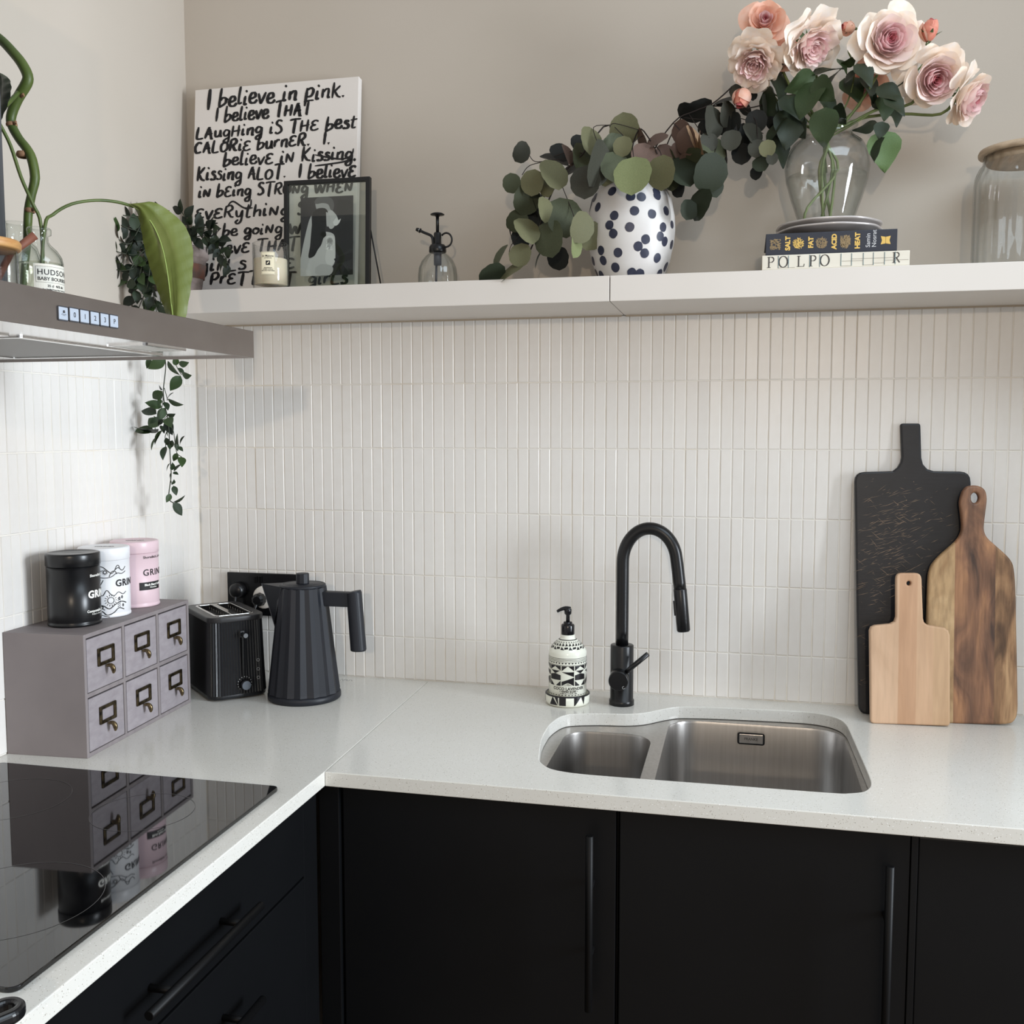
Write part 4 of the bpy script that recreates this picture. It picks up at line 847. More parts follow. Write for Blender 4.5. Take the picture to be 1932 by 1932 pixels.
for k in range(26): ph_('lace_print',[(215+rw.uniform(0,70)+dx_,315+rw.uniform(0,130)+dy_) for _ in (0,) for dx_,dy_ in ((0,0),(9,3),(4,10))],246,.00046,False)
sl=MB(); q1=V(fl_(702,432)); sl.tube([Rfm@V((fx1-.001,q1.y,-.010)),V((fx1+.012,.052,0))],.0018,6); sl.obj('support_leg',M_frm,fr)

# ------------------------------------------------------------------ candle
cc=V((.3035,-.195)); ca=thing('candle','cream candle in a clear glass with a square paper label, in front of the canvas','candle',(cc.x,cc.y,ZS+.0003))
MB().lathe([(0,0),(.0360,0),(.0372,.002),(.0375,.0965),(.0368,.0975),(.0355,.0965),(.0352,.0120),(0,.0110)],48,closed=False).obj('glass_tumbler',thin_glass('candle_glass',(.985,.985,.98),(.6,.62,.62),.02,1.5),ca)
MB().lathe([(0,.0115),(.0350,.0115),(.0350,.0640),(.034,.0650),(0,.0650)],40).obj('wax',mat('wax_cream',(226,214,188),.5,sss=.3),ca)
MB().lathe([(0,.065),(.0008,.065),(.0008,.074),(0,.0745)],6).obj('wick',M_print_black,ca)
rl=lambda z:.0376; A0=math.radians(-72)
mb=MB(); bend(mb,polymesh([[(-.0145,0),(.0145,0),(.0145,.047),(-.0145,.047)]]),rl,A0,.028,.0002); mb.obj('paper_label',mat('label_cream',(228,218,190),.6),ca)
mb=MB(); bend(mb,text_mesh('Jo Malone',.0058,.0001,'CENTER'),rl,A0,.0645); bend(mb,text_mesh('LONDON',.0030,.0001,'CENTER',1.3),rl,A0,.0610)
bend(mb,polymesh([[(-.0045,0),(.0045,0),(.0045,.009),(-.0045,.009)]]),rl,A0,.0475)
for s_,z in (('GRAPEFRUIT',.0410),('HOME CANDLE',.0380),('BOUGIE PARFUMEE',.0350)): bend(mb,text_mesh(s_,.0026,.0001,'CENTER',1.2),rl,A0,z)
for a_,b_ in (((-.0135,-.0135+.0003),(0,.045)),((.0132,.0135),(0,.045)),((-.0135,.0135),(0,.0003)),((-.0135,.0135),(.0447,.045))): bend(mb,polymesh([[(a_[0],b_[0]),(a_[1],b_[0]),(a_[1],b_[1]),(a_[0],b_[1])]]),rl,A0,.029)
mb.obj('printed_lettering',M_print_black,ca)
mb=MB(); bend(mb,polymesh([[(-.0028,-.0010),(-.0012,-.0026),(.0028,.0016),(.0012,.0028)]]),rl,A0,.0520,.0007); mb.obj('printed_mark',mat('label_cream',(228,218,190),.6),ca)

# ------------------------------------------------------------------ plant mister
mc_=V((.652,-.120)); ms_=thing('plant_mister','small ribbed clear glass plant mister with a black pump and finger ring','mister',(mc_.x,mc_.y,ZS+.0003))
MB().lathe([(0,0),(.040,0),(.0415,.003),(.0418,.030),(.040,.046),(.034,.060),(.025,.071),(.0175,.0765),(.0165,.083),(.0150,.083),(.0160,.0765),(.0235,.070),(.0325,.059),(.0385,.045),(.0402,.030),(.0400,.005),(0,.004)],64,rf=lambda k,a:1.0 if k%4<2 else .965).obj('ribbed_bottle',thin_glass('mister_glass',(.985,.99,.985),(.5,.55,.53),.02,1.5),ms_)
mb=MB(); mb.lathe([(.0175,.078),(.0185,.080),(.0180,.090),(.0150,.0945),(.0080,.0965),(.0080,.118),(.0065,.1205),(0,.121)],28,rf=lambda k,a:1 if k%2 else .97); mb.obj('pump_cap',M_mblack,ms_)
mb=MB(); mb.tube([(0,0,.120),(0,0,.158)],.0035,10); mb.lathe([(.0035,.152),(.006,.1560),(.0145,.1565),(.0150,.1580),(.010,.1605),(0,.1620)],24); mb.obj('plunger',M_mblack,ms_)
MB().tube(smooth_line([(-.010,0,.093),(-.011,0,.108),(-.0155,0,.115),(-.030,0,.1215),(-.040,0,.1265)],5),.0030,10).obj('nozzle_arm',M_mblack,ms_)
MB().tube([(-.0395,0,.1262),(-.0405,0,.1266)],.0050,14).obj('nozzle_ring',M_chrome,ms_); MB().tube([(-.0380,0,.1255),(-.0395,0,.1262)],.0052,12).tube([(-.0407,0,.1267),(-.0470,0,.1290)],[.0045,.0036],12).obj('nozzle',M_mblack,ms_)
MB().tube([(.0190+.0125*cos(a_),0,.1040+.0145*sin(a_)) for a_ in [math.radians(-140+k*14) for k in range(21)]],.0020,8).obj('finger_ring',M_mblack,ms_)
MB().tube([(0,0,.079),(0,0,.052)],[.0085,.0080],14).tube([(-.003,0,.052),(-.004,0,.006)],.0026,8).obj('dip_tube',mat('pump_inner',(44,44,52),.4),ms_)

# ------------------------------------------------------------------ spotted vase
vc=V((1.0630,-.128)); vs_=thing('spotted_vase','white ovoid vase with dark ink-blue spots, holding dried eucalyptus','vase',(vc.x,vc.y,ZS+.0003))
vp=[(0,0),(.0600,0),(.0630,.004),(.0780,.040),(.0865,.080),(.0885,.105),(.0870,.130),(.0800,.165),(.0680,.192),(.0580,.203),(.0540,.206),(.0500,.204),(.0560,.195),(.072,.165),(.080,.11),(.070,.04),(.055,.012),(0,.010)]
M_vase=mat('vase_matt_white',(214,210,206),.42,noise=(14,.35,.8),col2=(200,195,192))
MB().lathe(vp,56).obj('vase_body',M_vase,vs_)
rv=interp(vp[:11]); mb=MB()
SP=[(1155,361,8),(1190,371,6),(1210,372,8),(1239,362,6),(1240,369,6),(1128,391,7),(1122,373,7),(1159,407,8),(1150,425,8),(1157,441,8),(1188,429,9),(1197,398,9),(1230,404,8),(1257,398,6),(1105,404,6),(1251,429,7),(1246,446,7),(1254,456,6),(1218,452,8),(1204,465,8),(1216,478,8),(1267,462,4),(1134,473,7),(1138,492,8),(1119,493,7),(1166,477,9),(1161,505,9),(1240,487,7),(1256,504,6),(1192,515,8),(1207,517,7),(1244,517,5),(1116,512,6),(1135,520,7),(1268,424,3),(1109,440,5),(1108,470,4)]
M_ink=mat('ink_blue',(38,40,58),.4,noise=(60,.3,.8),col2=(54,58,76))
def spot(th,z,r,stf=False):
    n=16; R0=rv(z); pts=[(0,0)]+[(r*cos(2*PI*k/n)*rw.uniform(.96,1.04),r*sin(2*PI*k/n)*rw.uniform(.96,1.04)) for k in range(n)]
    v=[]
    for x,y in pts: rr_=rv(min(max(z+y,.002),.2))+.0004; a_=th+x/R0; v.append((rr_*cos(a_),rr_*sin(a_),min(max(z+y,.002),.2)))
    (mb if stf else MB()).add(v,[(0,k+1,(k+1)%n+1) for k in range(n)],True).obj('spot',M_ink,vs_) if not stf else mb.add(v,[(0,k+1,(k+1)%n+1) for k in range(n)],True)
for px,py,rp in SP:
    d=RT*((px-966)/FPX)-UP*((py-966)/FPX)+FW; o_=CAMLOC-V((vc.x,vc.y,ZS)); hit=None; t_=1.7
    while t_<2.3:
        q=o_+d*t_
        if 0<=q.z<=.2 and math.hypot(q.x,q.y)<rv(q.z): hit=q; break
        t_+=.0008
    if hit: spot(math.atan2(hit.y,hit.x),hit.z,.0092 if rp>3 else .008)
for k in range(34): spot(math.radians(rw.uniform(20,200)),rw.uniform(.015,.19),.009,True)
mb.obj('rear_spots',M_ink,vs_,kind='stuff')

# ------------------------------------------------------------------ leaves
def leaf_mesh(name,m,L_=1.,W=.5,shape='round',cup=.12,fold=.10,n=8,droop=0,wave=0,veins=False):
    # axis +Y from 0 to L_, normal +Z
    vs=[]; fs=[]; cols=(-1,-.55,0,.55,1)
    for i in range(n+1):
        t=i/n
        if shape=='round': w_=W*max(0,1-(2*t-1)**2)**.5*(1-.06*t)*(1+.03*sin(t*21+L_*5))
        elif shape=='rose': w_=W*1.12*max(0,(sin(PI*t**.66)))**.88*(1-.12*t)*(1+.03*(i%2))
        elif shape=='ruscus': w_=W*max(0,sin(PI*t**.75))**.95
        elif shape=='long': w_=W*max(0,sin(PI*t**.62))**.70
        for c in cols:
            x=c*w_; z=-fold*abs(c)*w_*-1*1.0+cup*(-(t-.5)**2)*L_-droop*t*t*L_ + (wave*sin(t*9+c*2)*W*.15*abs(c))
            vs.append((x,t*L_,z))
    q=len(cols)
    for i in range(n):
        for j in range(q-1): fs.append((i*q+j,i*q+j+1,(i+1)*q+j+1,(i+1)*q+j))
    return MB().add(vs,fs,True).make(name,m)
def leaf_mat(name,rgb,rgb2,rough=.55,back=None,vein=None,spec=.3):
    m=mat(name,rgb,rough,noise=(60,.3,.75),col2=rgb2,bump=(220,.3),objvar=.10,spec=spec); return m
E_=[leaf_mat('euc_olive',(112,110,80),(92,92,68)),leaf_mat('euc_green',(78,82,60),(60,66,50)),leaf_mat('euc_dark',(36,37,34),(26,28,26)),leaf_mat('euc_brown',(104,82,72),(80,64,56)),leaf_mat('euc_light',(134,140,98),(110,118,80)),leaf_mat('euc_greygreen',(66,66,56),(50,50,43)),leaf_mat('euc_tan',(158,128,98),(120,96,76)),leaf_mat('euc_deep',(44,50,34),(34,40,28))]
EM=[leaf_mesh('leaf',mm,1,.48,'round',cup=.25,fold=.12,n=10) for mm in E_]
camdir=lambda p:(CAMLOC-p).normalized()
def leaf_M(p,size,ang,tilt,roll=0):
    # p base point; ang: direction of the tip in the picture, degrees, 0=right 90=up; tilt: turn about the axis; roll: lean to or from the room
    n=V((-.12,-1,.0)).normalized(); rt=V((0,0,1)).cross(n)*-1; rt=n.cross(V((0,0,1)))*-1 if False else V((0,0,1)).cross(n)
    rt=V((1,-.12,0)).normalized(); up=V((0,0,1))
    a=(rt*cos(math.radians(ang))+up*sin(math.radians(ang))); a=(a*cos(roll)+n*sin(roll)).normalized()
    s=a.cross(n).normalized(); nn=s.cross(a).normalized()
    q=Matrix.Rotation(tilt,3,a); s=q@s; nn=q@nn
    M=Matrix((s*size,a*size,nn*size)).transposed().to_4x4(); M.translation=p; return M
def add_leaf(par,me,p,size,ang,tilt=0,roll=0,name='leaf'):
    M=leaf_M(V(p)-par.location,size,ang,tilt,roll); return inst(name,me,par,M=M)
def stem(par,pts,r,m,name='stem',seg=6,sub=4):
    return MB().tube(smooth_line([V(p)-par.location for p in pts],sub),r,seg).obj(name,m,par)
M_twig=mat('twig_dark',(40,30,26),.7)
# eucalyptus: (px,py of centre, length px, angle of tip, aspect 0..1, colour, depth y)
def euc(par,lst,hub=None):
    for (px,py,ln,ang,asp,ci,y) in lst:
        c=P(px,py,y); sc=(c-CAMLOC).dot(FW)/FPX*ln; a=math.radians(ang); b=c-V((cos(a),0,sin(a)))*sc*.5
        add_leaf(par,EM[ci],b,sc,ang,math.acos(max(.15,min(1,asp)))*rw.choice((-1,1)),rw.uniform(-.25,.25))
vtop=V((vc.x,vc.y,ZS+.20))
LE=[(983,286,42,60,.55,5,-.17),(967,346,38,95,.95,1,-.15),(1004,344,50,-100,1.0,0,-.20),(1043,327,66,115,.62,0,-.22),(1036,352,44,-90,.9,0,-.19),(1057,288,44,140,.75,2,-.15),(1090,268,30,100,.9,2,-.14),(1113,262,58,95,.55,0,-.19),
(1105,343,64,-95,1.0,5,-.22),(1027,364,54,70,.0,2,-.16),(992,376,60,-110,.7,1,-.18),(1028,395,50,-85,.35,0,-.23),(1064,410,78,-80,.82,1,-.20),(1000,386,54,-70,.6,2,-.15),(978,418,46,60,.8,1,-.16),(995,435,60,-60,.55,0,-.22),(1037,450,72,-85,.95,1,-.21),(1098,430,62,-110,.55,0,-.23),(1114,445,56,-110,.8,0,-.20),(1087,463,50,-92,.16,4,-.22),(1052,487,46,-90,1.0,2,-.13),(965,440,30,-80,.25,2,-.14),(983,452,40,-80,.8,2,-.14),(945,483,50,-115,.62,1,-.20),(983,482,48,-90,1.0,0,-.22),(962,514,58,-150,.55,0,-.23),(930,520,56,-150,.6,7,-.22),(1015,490,36,-110,.3,5,-.17),(1072,292,46,-70,.2,3,-.18),(1130,310,90,-105,.22,5,-.23),(1046,300,60,-20,.4,2,-.14),(1075,320,60,200,.6,2,-.15),(1012,410,56,-90,.8,2,-.14)]
e1=thing('eucalyptus_branch','dried olive eucalyptus branch drooping left of the spotted vase down to the shelf','branch',vtop); euc(e1,LE)
W_=lambda px,py,y:P(px,py,y)
stem(e1,[vtop+V((0,0,-.10)),vtop+V((-.01,-.01,.01)),W_(1150,236,-.15),W_(1100,290,-.17),W_(1060,330,-.18),W_(1030,390,-.18),W_(1010,450,-.19),W_(985,500,-.20),W_(965,505,-.21)],.0016,M_twig)
for l in ([(1075,300,-.17),(1040,302,-.17),(1010,305,-.17),(998,292,-.17)],[(1040,303,-.17),(1000,312,-.17),(985,330,-.18)],[(1100,290,-.17),(1080,285,-.17),(1045,295,-.17)],[(1060,350,-.18),(1080,400,-.2),(1090,430,-.22)],[(1025,400,-.18),(1040,430,-.2),(1050,470,-.14)],[(1150,236,-.15),(1120,240,-.17),(1128,270,-.2)],[(985,440,-.19),(965,462,-.2),(960,480,-.2)]): stem(e1,[W_(*q) for q in l],.0008,M_twig,'twig')
LC=[(1180,245,62,95,1.0,0,-.15),(1162,285,66,-110,.8,1,-.18),(1175,276,40,-95,1.0,0,-.21),(1140,320,60,-90,1.0,0,-.20),(1160,315,60,-90,.9,1,-.21),(1196,333,78,-92,1.02,4,-.235),(1247,325,66,-95,.95,0,-.225),(1215,296,54,-95,.9,3,-.20),(1240,265,46,-150,.7,3,-.19),(1212,262,40,-60,.5,3,-.17),(1255,296,50,-95,.8,3,-.18),(1180,300,50,-90,.9,1,-.17),(1265,340,40,-80,.7,1,-.17),(1100,300,60,-90,.5,1,-.16)]
e2=thing('eucalyptus_branch','light olive eucalyptus sprig with round leaves hanging over the front rim of the spotted vase','branch',vtop+V((.002,-.02,0))); euc(e2,LC)
stem(e2,[vtop+V((0,-.01,-.10)),vtop+V((0,-.03,.03)),W_(1205,245,-.17),W_(1225,262,-.18),W_(1240,290,-.2)],.0014,M_twig)
for l in ([(1205,245,-.17),(1160,233,-.17),(1150,240,-.17)],[(1215,255,-.18),(1195,270,-.2),(1196,300,-.23)],[(1160,240,-.17),(1180,260,-.2)],[(1225,262,-.18),(1245,285,-.2),(1248,300,-.22)]): stem(e2,[W_(*q) for q in l],.0008,M_twig,'twig')
LR=[(1285,247,46,130,.9,3,-.15),(1295,265,56,-80,.8,3,-.19),(1308,258,50,-70,.3,6,-.2),(1322,270,46,-80,.25,6,-.21),(1337,268,38,-90,.9,5,-.17),(1318,300,56,-20,.6,1,-.18),(1345,285,60,-80,.8,1,-.16),(1290,325,70,-60,.8,7,-.18),(1338,325,76,-110,.75,7,-.2),(1300,305,50,-120,.8,3,-.17),(1320,385,64,-120,.8,7,-.2),(1300,396,40,-100,.8,7,-.19),(1345,230,64,-90,.45,5,-.16),(1330,238,34,100,.9,2,-.14),(1345,348,50,-70,.7,7,-.17),(1282,350,50,-80,.7,2,-.15),(1295,210,36,-10,.8,2,-.13),(1312,206,66,200,.35,2,-.14),(1283,290,46,-100,.9,3,-.16),(1360,300,50,-80,.7,2,-.14),(1262,300,44,-60,.7,1,-.16)]
e3=thing('eucalyptus_branch','brown and deep green eucalyptus branch rising right from the spotted vase','branch',vtop+V((.03,0,0))); euc(e3,LR)
stem(e3,[vtop+V((.01,0,-.10)),vtop+V((.03,0,.03)),W_(1270,232,-.14),W_(1310,210,-.14),W_(1345,195,-.14),W_(1380,165,-.14)],.0015,M_twig)
for l in ([(1290,222,-.14),(1330,225,-.15),(1345,215,-.15)],[(1300,215,-.14),(1320,245,-.16),(1338,260,-.17)],[(1270,232,-.14),(1290,255,-.16),(1300,290,-.17)],[(1320,250,-.16),(1350,265,-.16),(1345,300,-.17),(1325,350,-.18)]): stem(e3,[W_(*q) for q in l],.0008,M_twig,'twig')
LD=[(1389,172,28,-80,1.0,5,-.12),(1417,176,30,-70,.7,2,-.12),(1375,190,66,185,.42,2,-.12),(1449,197,44,-85,.55,5,-.13),(1383,232,42,90,.9,2,-.13),(1380,265,42,-95,1.0,5,-.17),(1427,228,44,-90,1.0,2,-.14),(1420,252,50,-60,.6,5,-.16),(1400,290,42,-90,1.0,2,-.13),(1428,280,36,-95,1.0,5,-.17),(1448,280,34,-90,1.0,0,-.19),(1457,300,24,-80,1.0,5,-.19),(1436,310,34,-60,1.0,7,-.17),(1428,325,30,-100,.9,2,-.15),(1404,262,60,-90,.8,2,-.13),(1365,235,40,-90,.9,2,-.13),(1365,200,40,-20,.4,2,-.12),(1455,225,40,-80,.7,2,-.12),(1468,250,50,-90,.7,2,-.12),(1372,215,50,-100,.5,5,-.14),(1405,200,40,-60,.5,2,-.11)]
e4=thing('eucalyptus_branch','almost black eucalyptus sprig hanging between the spotted vase and the rose leaves','branch',vtop+V((.06,.02,0))); euc(e4,LD)
stem(e4,[vtop+V((.015,.01,-.10)),vtop+V((.05,.02,.03)),W_(1290,215,-.12),W_(1345,200,-.12),W_(1400,205,-.13),W_(1440,198,-.13)],.0014,M_twig)
for l in ([(1360,205,-.12),(1385,215,-.13),(1390,250,-.14)],[(1400,205,-.13),(1425,225,-.14),(1430,260,-.16),(1440,290,-.17)],[(1345,225,-.12),(1400,224,-.13),(1420,238,-.14)],[(1360,228,-.12),(1410,238,-.13),(1440,252,-.14)]): stem(e4,[W_(*q) for q in l],.0008,M_twig,'twig')

# ------------------------------------------------------------------ books and plates
def book(name,label,x0,x1,z0,z1,cover,yaw,depth=.19,yf=-.2345):
    c=V(((x0+x1)/2,yf,z0)); t_=thing(name,label,'book',c,yaw,group='cookbooks lying flat under the rose vase'); hw=(x1-x0)/2; h=z1-z0
    MB().box((-hw,0,0),(hw,depth,.0028),.0008).box((-hw,0,h-.0028),(hw,depth,h),.0008).box((-hw,-.0002,.001),(hw,.003,h-.001),.0008).obj('cover',cover,t_)
    pg=MB(); pg.box((-hw+.003,.003,.0028),(hw-.003,depth-.004,h-.0028)); pg.obj('pages',mat('paper_pages',(214,206,190),.8,noise=((2,2,900),.4,.6),col2=(190,182,166)),t_); return t_,hw,h
bk1,hw,h=book('cookbook','white cookbook lying flat on the shelf, lettered spine with thin blue lines','' or 1.3200,1.5795,ZS+.0003,1.8075,mat('book_cream',(222,216,202),.55,noise=(20,.3,.8),col2=(214,206,190)),.0)
M_spineblack=mat('spine_ink',(58,54,52),.6); Rs=Euler((PI/2,0,0)).to_matrix().to_4x4()
def spine(t_,s,size,x,z,m,bold=0,rot=0,align='LEFT',name='spine_lettering',sp=1.0,y=-.0006):
    me=text_mesh(s,size,bold,align,sp); return MB().mesh(me,M=Matrix.Translation((x,y,z))@Rs@Matrix.Rotation(rot,4,'Z')).obj(name,m,t_)
def serif(mbx,L0,x,z,hh):   # roman capitals with serifs, drawn as quads
    def q(a,b,wd):
        a=V(a);b=V(b);d=(b-a).normalized();nn=V((-d.y,d.x))*wd/2; return [(a+nn),(b+nn),(b-nn),(a-nn)]
    parts=[]
    if L0 in 'PR': parts+=[q((.2,0),(.2,1),.13),q((.02,0),(.38,0),.05),q((.05,1),(.3,1),.05)]; arc=[(.2,1),(.5,1.0),(.68,.88),(.68,.66),(.5,.5),(.25,.5)]; parts+=[q(arc[i],arc[i+1],.10 if 1<=i<=3 else .05) for i in range(5)]
    if L0=='R': parts+=[q((.4,.5),(.75,.0),.12)]
    if L0=='L': parts+=[q((.2,0),(.2,1),.13),q((.02,0),(.72,0),.05),q((.05,1),(.38,1),.05),q((.72,0),(.76,.25),.06)]
    if L0=='O': parts+=[q((.45+.42*cos(2*PI*k/16),.5+.52*sin(2*PI*k/16)),(.45+.42*cos(2*PI*(k+1)/16),.5+.52*sin(2*PI*(k+1)/16)),.05+.09*abs(cos(2*PI*(k+.5)/16))) for k in range(16)]
    for p in parts: mbx.add([(x+v.x*hh*.95,-.0006,z+v.y*hh) for v in p],[(0,1,2,3)])
xs=lambda px:P(px,495,-.2345).x-bk1.location.x
mb=MB()
for L0,px in zip('POLPO',(1447,1469,1503,1526,1547)): serif(mb,L0,xs(px),.0048,.0190 if L0!='O' else .0195)
serif(mb,'R',xs(1683),.0060,.0180); mb.obj('spine_lettering',M_spineblack,bk1)
for i,px in enumerate((1468,1487,1527,1546,1586,1606,1628,1647,1668,1688)):
    MB().box((xs(px),-.0007,.0030),(xs(px)+.0011,-.0001,.0255)).obj('spine_rule',mat('rule_blue',(92,116,122),.6),bk1)
for a_,b_,z in ((1586,1606,.0030),(1588,1628,.0115),(1628,1647,.0035),(1606,1690,.0150),(1668,1714,.0105),(1468,1500,.0035),(1647,1668,.006)): MB().box((xs(a_),-.0007,z),(xs(b_),-.0001,z+.0005)).obj('spine_rule',mat('rule_grey',(150,144,134),.6),bk1)
bk2,hw,h=book('cookbook','dark navy cookbook with gold spine lettering, on top of the white cookbook',1.3262,1.5575,1.8078,1.8468,mat('book_navy',(34,38,50),.5),.0,yf=-.2335)
M_gold=mat('gold_ink',(214,176,92),.4); M_gold2=mat('gold_ink_dull',(140,118,84),.45); M_sil=mat('silver_ink',(190,190,192),.5)
xs2=lambda px:P(px,455,-.2335).x-bk2.location.x
for s_,px in (('SALT',1490.5),('FAT',1534),('ACID',1578),('HEAT',1622)): spine(bk2,s_,.0118,xs2(px),.0205,M_gold,.0006,PI/2,'CENTER',sp=.98)
spine(bk2,'Samin',.0108,xs2(1641.5),.0075,M_sil,.0001,PI/2); spine(bk2,'Nosrat',.0108,xs2(1653),.0075,M_sil,.0001,PI/2)
rb=random.Random(9)
def emblem(px,kind,m):
    mb=MB(); X=xs2(px); Zc=.0195
    for k in range(120):
        a_=rb.uniform(0,2*PI); r_=math.sqrt(rb.random())*.0098; x,z=r_*cos(a_),r_*sin(a_)
        if kind=='square': x,z=rb.uniform(-.0088,.0088),rb.uniform(-.0095,.0095)
        if kind=='wave': x,z=rb.uniform(-.0085,.0085),rb.uniform(-.0095,.0095)
        an=rb.uniform(0,PI) if kind!='wave' else PI/2+rb.uniform(-.4,.4); l=.0016 if kind!='wave' else .003; w_=.00045
        d=V((cos(an),sin(an)));n_=V((-d.y,d.x)); c=V((X+x,Zc+z)); q=[c+d*l+n_*w_,c-d*l+n_*w_,c-d*l-n_*w_,c+d*l-n_*w_]
        mb.add([(v.x,-.0005-.00001*(k%9),v.y) for v in q],[(0,1,2,3)])
    mb.obj('spine_emblem',m,bk2,kind='stuff')
emblem(1463,'square',M_gold2); emblem(1506,'round',M_gold); emblem(1550,'round',M_gold2); emblem(1595,'wave',M_gold2)
X=xs2(1671); mb=MB()
for s_ in (1,-1): mb.add([(X+s_*.0003,-.0006,.0145),(X+s_*.0003,-.0006,.0262),(X+s_*.0085,-.0006,.0278),(X+s_*.0085-s_*.002,-.0006,.0203),(X+s_*.0085,-.0006,.0129)],[(0,1,2,3,4)])
mb.xf(Matrix.Translation((0,0,-.001))).obj('spine_emblem',M_gold,bk2)
M_plate=mat('silver_plate',(206,199,195),.30,metal=.3,noise=(14,.3,.8),col2=(176,168,164))
pc=V((1.4450,-.128))
def platef(name,label,z,r,seed):
    t_=thing(name,label,'plate',(pc.x,pc.y,z),group='silver plates under the rose vase'); rq=random.Random(seed)
    wob=lambda k,a:1+.012*sin(a*8+seed)+.006*sin(a*5)
    MB().lathe([(0,0),(r*.55,0),(r*.60,.0015),(r*.82,.0090),(r*.97,.0140),(r,.0152),(r*1.0,.0172),(r*.965,.0170),(r*.80,.0118),(r*.58,.0040),(0,.0030)],72,rf=wob).obj('plate_body',M_plate,t_); 
    MB().tube([(r*.985*wob(0,a_)*cos(a_),r*.985*wob(0,a_)*sin(a_),.0168) for a_ in [2*PI*k/72 for k in range(73)]],.0018,6).obj('raised_rim',M_plate,t_); return t_
platef('silver_plate','tarnished silver plate, lower of the pair on the books',1.8472,.0995,1)
platef('silver_plate','tarnished silver plate, upper of the pair directly under the glass vase',1.8580,.0985,4)

# ------------------------------------------------------------------ rose vase
rc=V((1.4400,-.128)); zb=1.8625
rvz=thing('rose_vase','bulbous clear glass vase of water with a flared neck, on the silver plates','vase',(rc.x,rc.y,zb))
rp=[(0,0),(.044,0),(.047,.003),(.054,.030),(.066,.065),(.076,.100),(.0792,.125),(.0765,.148),(.066,.168),(.050,.180),(.0455,.186),(.0470,.192),(.0540,.200),(.0555,.2015),(.0535,.2020),(.0450,.193),(.0432,.186),(.048,.179),(.064,.166),(.0742,.147),(.0770,.125),(.0738,.100),(.064,.066),(.052,.031),(.045,.008),(0,.007)]
MB().lathe(rp,64,rf=lambda k,a:1+.006*sin(a*9)).obj('glass_body',thin_glass('vase_glass',(.99,.992,.99),(.60,.64,.63),.02,1.5),rvz)
m=thin_glass('vase_water',(.98,.985,.975),(.88,.90,.88),.01,1.25)
MB().lathe([(0,.0085),(.0440,.0085),(.051,.031),(.063,.066),(.0728,.100),(.0742,.1075),(0,.1075)],48).obj('water',m,rvz)
# ------------------------------------------------------------------ roses
def petal_mesh(name,m,r0,r1,h0,h1,half,flare,curl,seed,nu=9,nv=7,frill=.03):
    rq=random.Random(seed); vs=[]; fs=[]; ph=rq.uniform(0,6)
    for j in range(nv+1):
        v=j/nv
        for i in range(nu+1):
            u=-1+2*i/nu; wv=(.42+.58*sin(min(1,v*1.25)*PI/2))*(1-.10*(v>.85)*(v-.85)/.15)
            edge=1-.16*abs(u)**2.6; vv=v*edge
            rr_=r0+(r1-r0)*vv**.8+flare*max(0,vv-.55)**1.5*2.2-(.30*r1*max(0,vv-.55)**1.2 if flare<.08 else 0); z=h0+(h1-h0)*vv**1.05-curl*max(0,vv-.72)**1.3*3
            z+=frill*sin(u*4.5+ph)*vv**3*(r1+.1); rr_+=frill*.8*sin(u*5.2+ph*1.7)*vv**3*(r1+.1)
            if flare<0: rr_=r1*max(0,sin(PI*(.06+.76*vv)))**.75; z=h1*v*(1-.10*abs(u)**2); wv=.75+.3*v
            a_=u*half*wv; 
            vs.append((rr_*cos(a_),rr_*sin(a_),z))
    for j in range(nv):
        for i in range(nu): a_=j*(nu+1)+i; fs.append((a_,a_+1,a_+nu+2,a_+nu+1))
    return MB().add(vs,fs,True).make(name,m)
def petal_mat(name,base,tip,rough=.5):
    m=mat(name,base,rough,sss=.0); nt=m.node_tree; b=nt.nodes['Principled BSDF']
    b.inputs['Sheen Weight'].default_value=.15
    nz=nt.nodes.new('ShaderNodeTexNoise'); nz.inputs['Scale'].default_value=2.6; tc=nt.nodes['Texture Coordinate']; nt.links.new(tc.outputs['Object'],nz.inputs[0])
    r=nt.nodes.new('ShaderNodeValToRGB'); r.color_ramp.elements[0].position=.35; r.color_ramp.elements[1].position=.62; r.color_ramp.elements[0].color=L(base); r.color_ramp.elements[1].color=L(tip); nt.links.new(nz.outputs[0],r.inputs[0]); nt.links.new(r.outputs[0],b.inputs['Base Color'])
    tl_=nt.nodes.new('ShaderNodeBsdfTranslucent'); nt.links.new(r.outputs[0],tl_.inputs[0]); ms=nt.nodes.new('ShaderNodeMixShader'); ms.inputs[0].default_value=.24
    nt.links.new(b.outputs[0],ms.inputs[1]); nt.links.new(tl_.outputs[0],ms.inputs[2]); nt.links.new(ms.outputs[0],nt.nodes['Material Output'].inputs[0]); return m
PC={'core':petal_mat('petal_core',(208,120,134),(232,166,172)),'pink':petal_mat('petal_pink',(246,208,210),(248,220,218)),'blush':petal_mat('petal_blush',(249,226,222),(250,232,222)),'peach':petal_mat('petal_peach',(252,230,208),(252,238,226)),'cream':petal_mat('petal_cream',(252,244,238),(253,236,218)),
    'coral':petal_mat('petal_coral',(226,132,112),(238,164,140)),'apricot':petal_mat('petal_apricot',(244,190,164),(246,204,184)),'deep':petal_mat('petal_deep',(196,84,96),(214,120,116))}
PSET={}
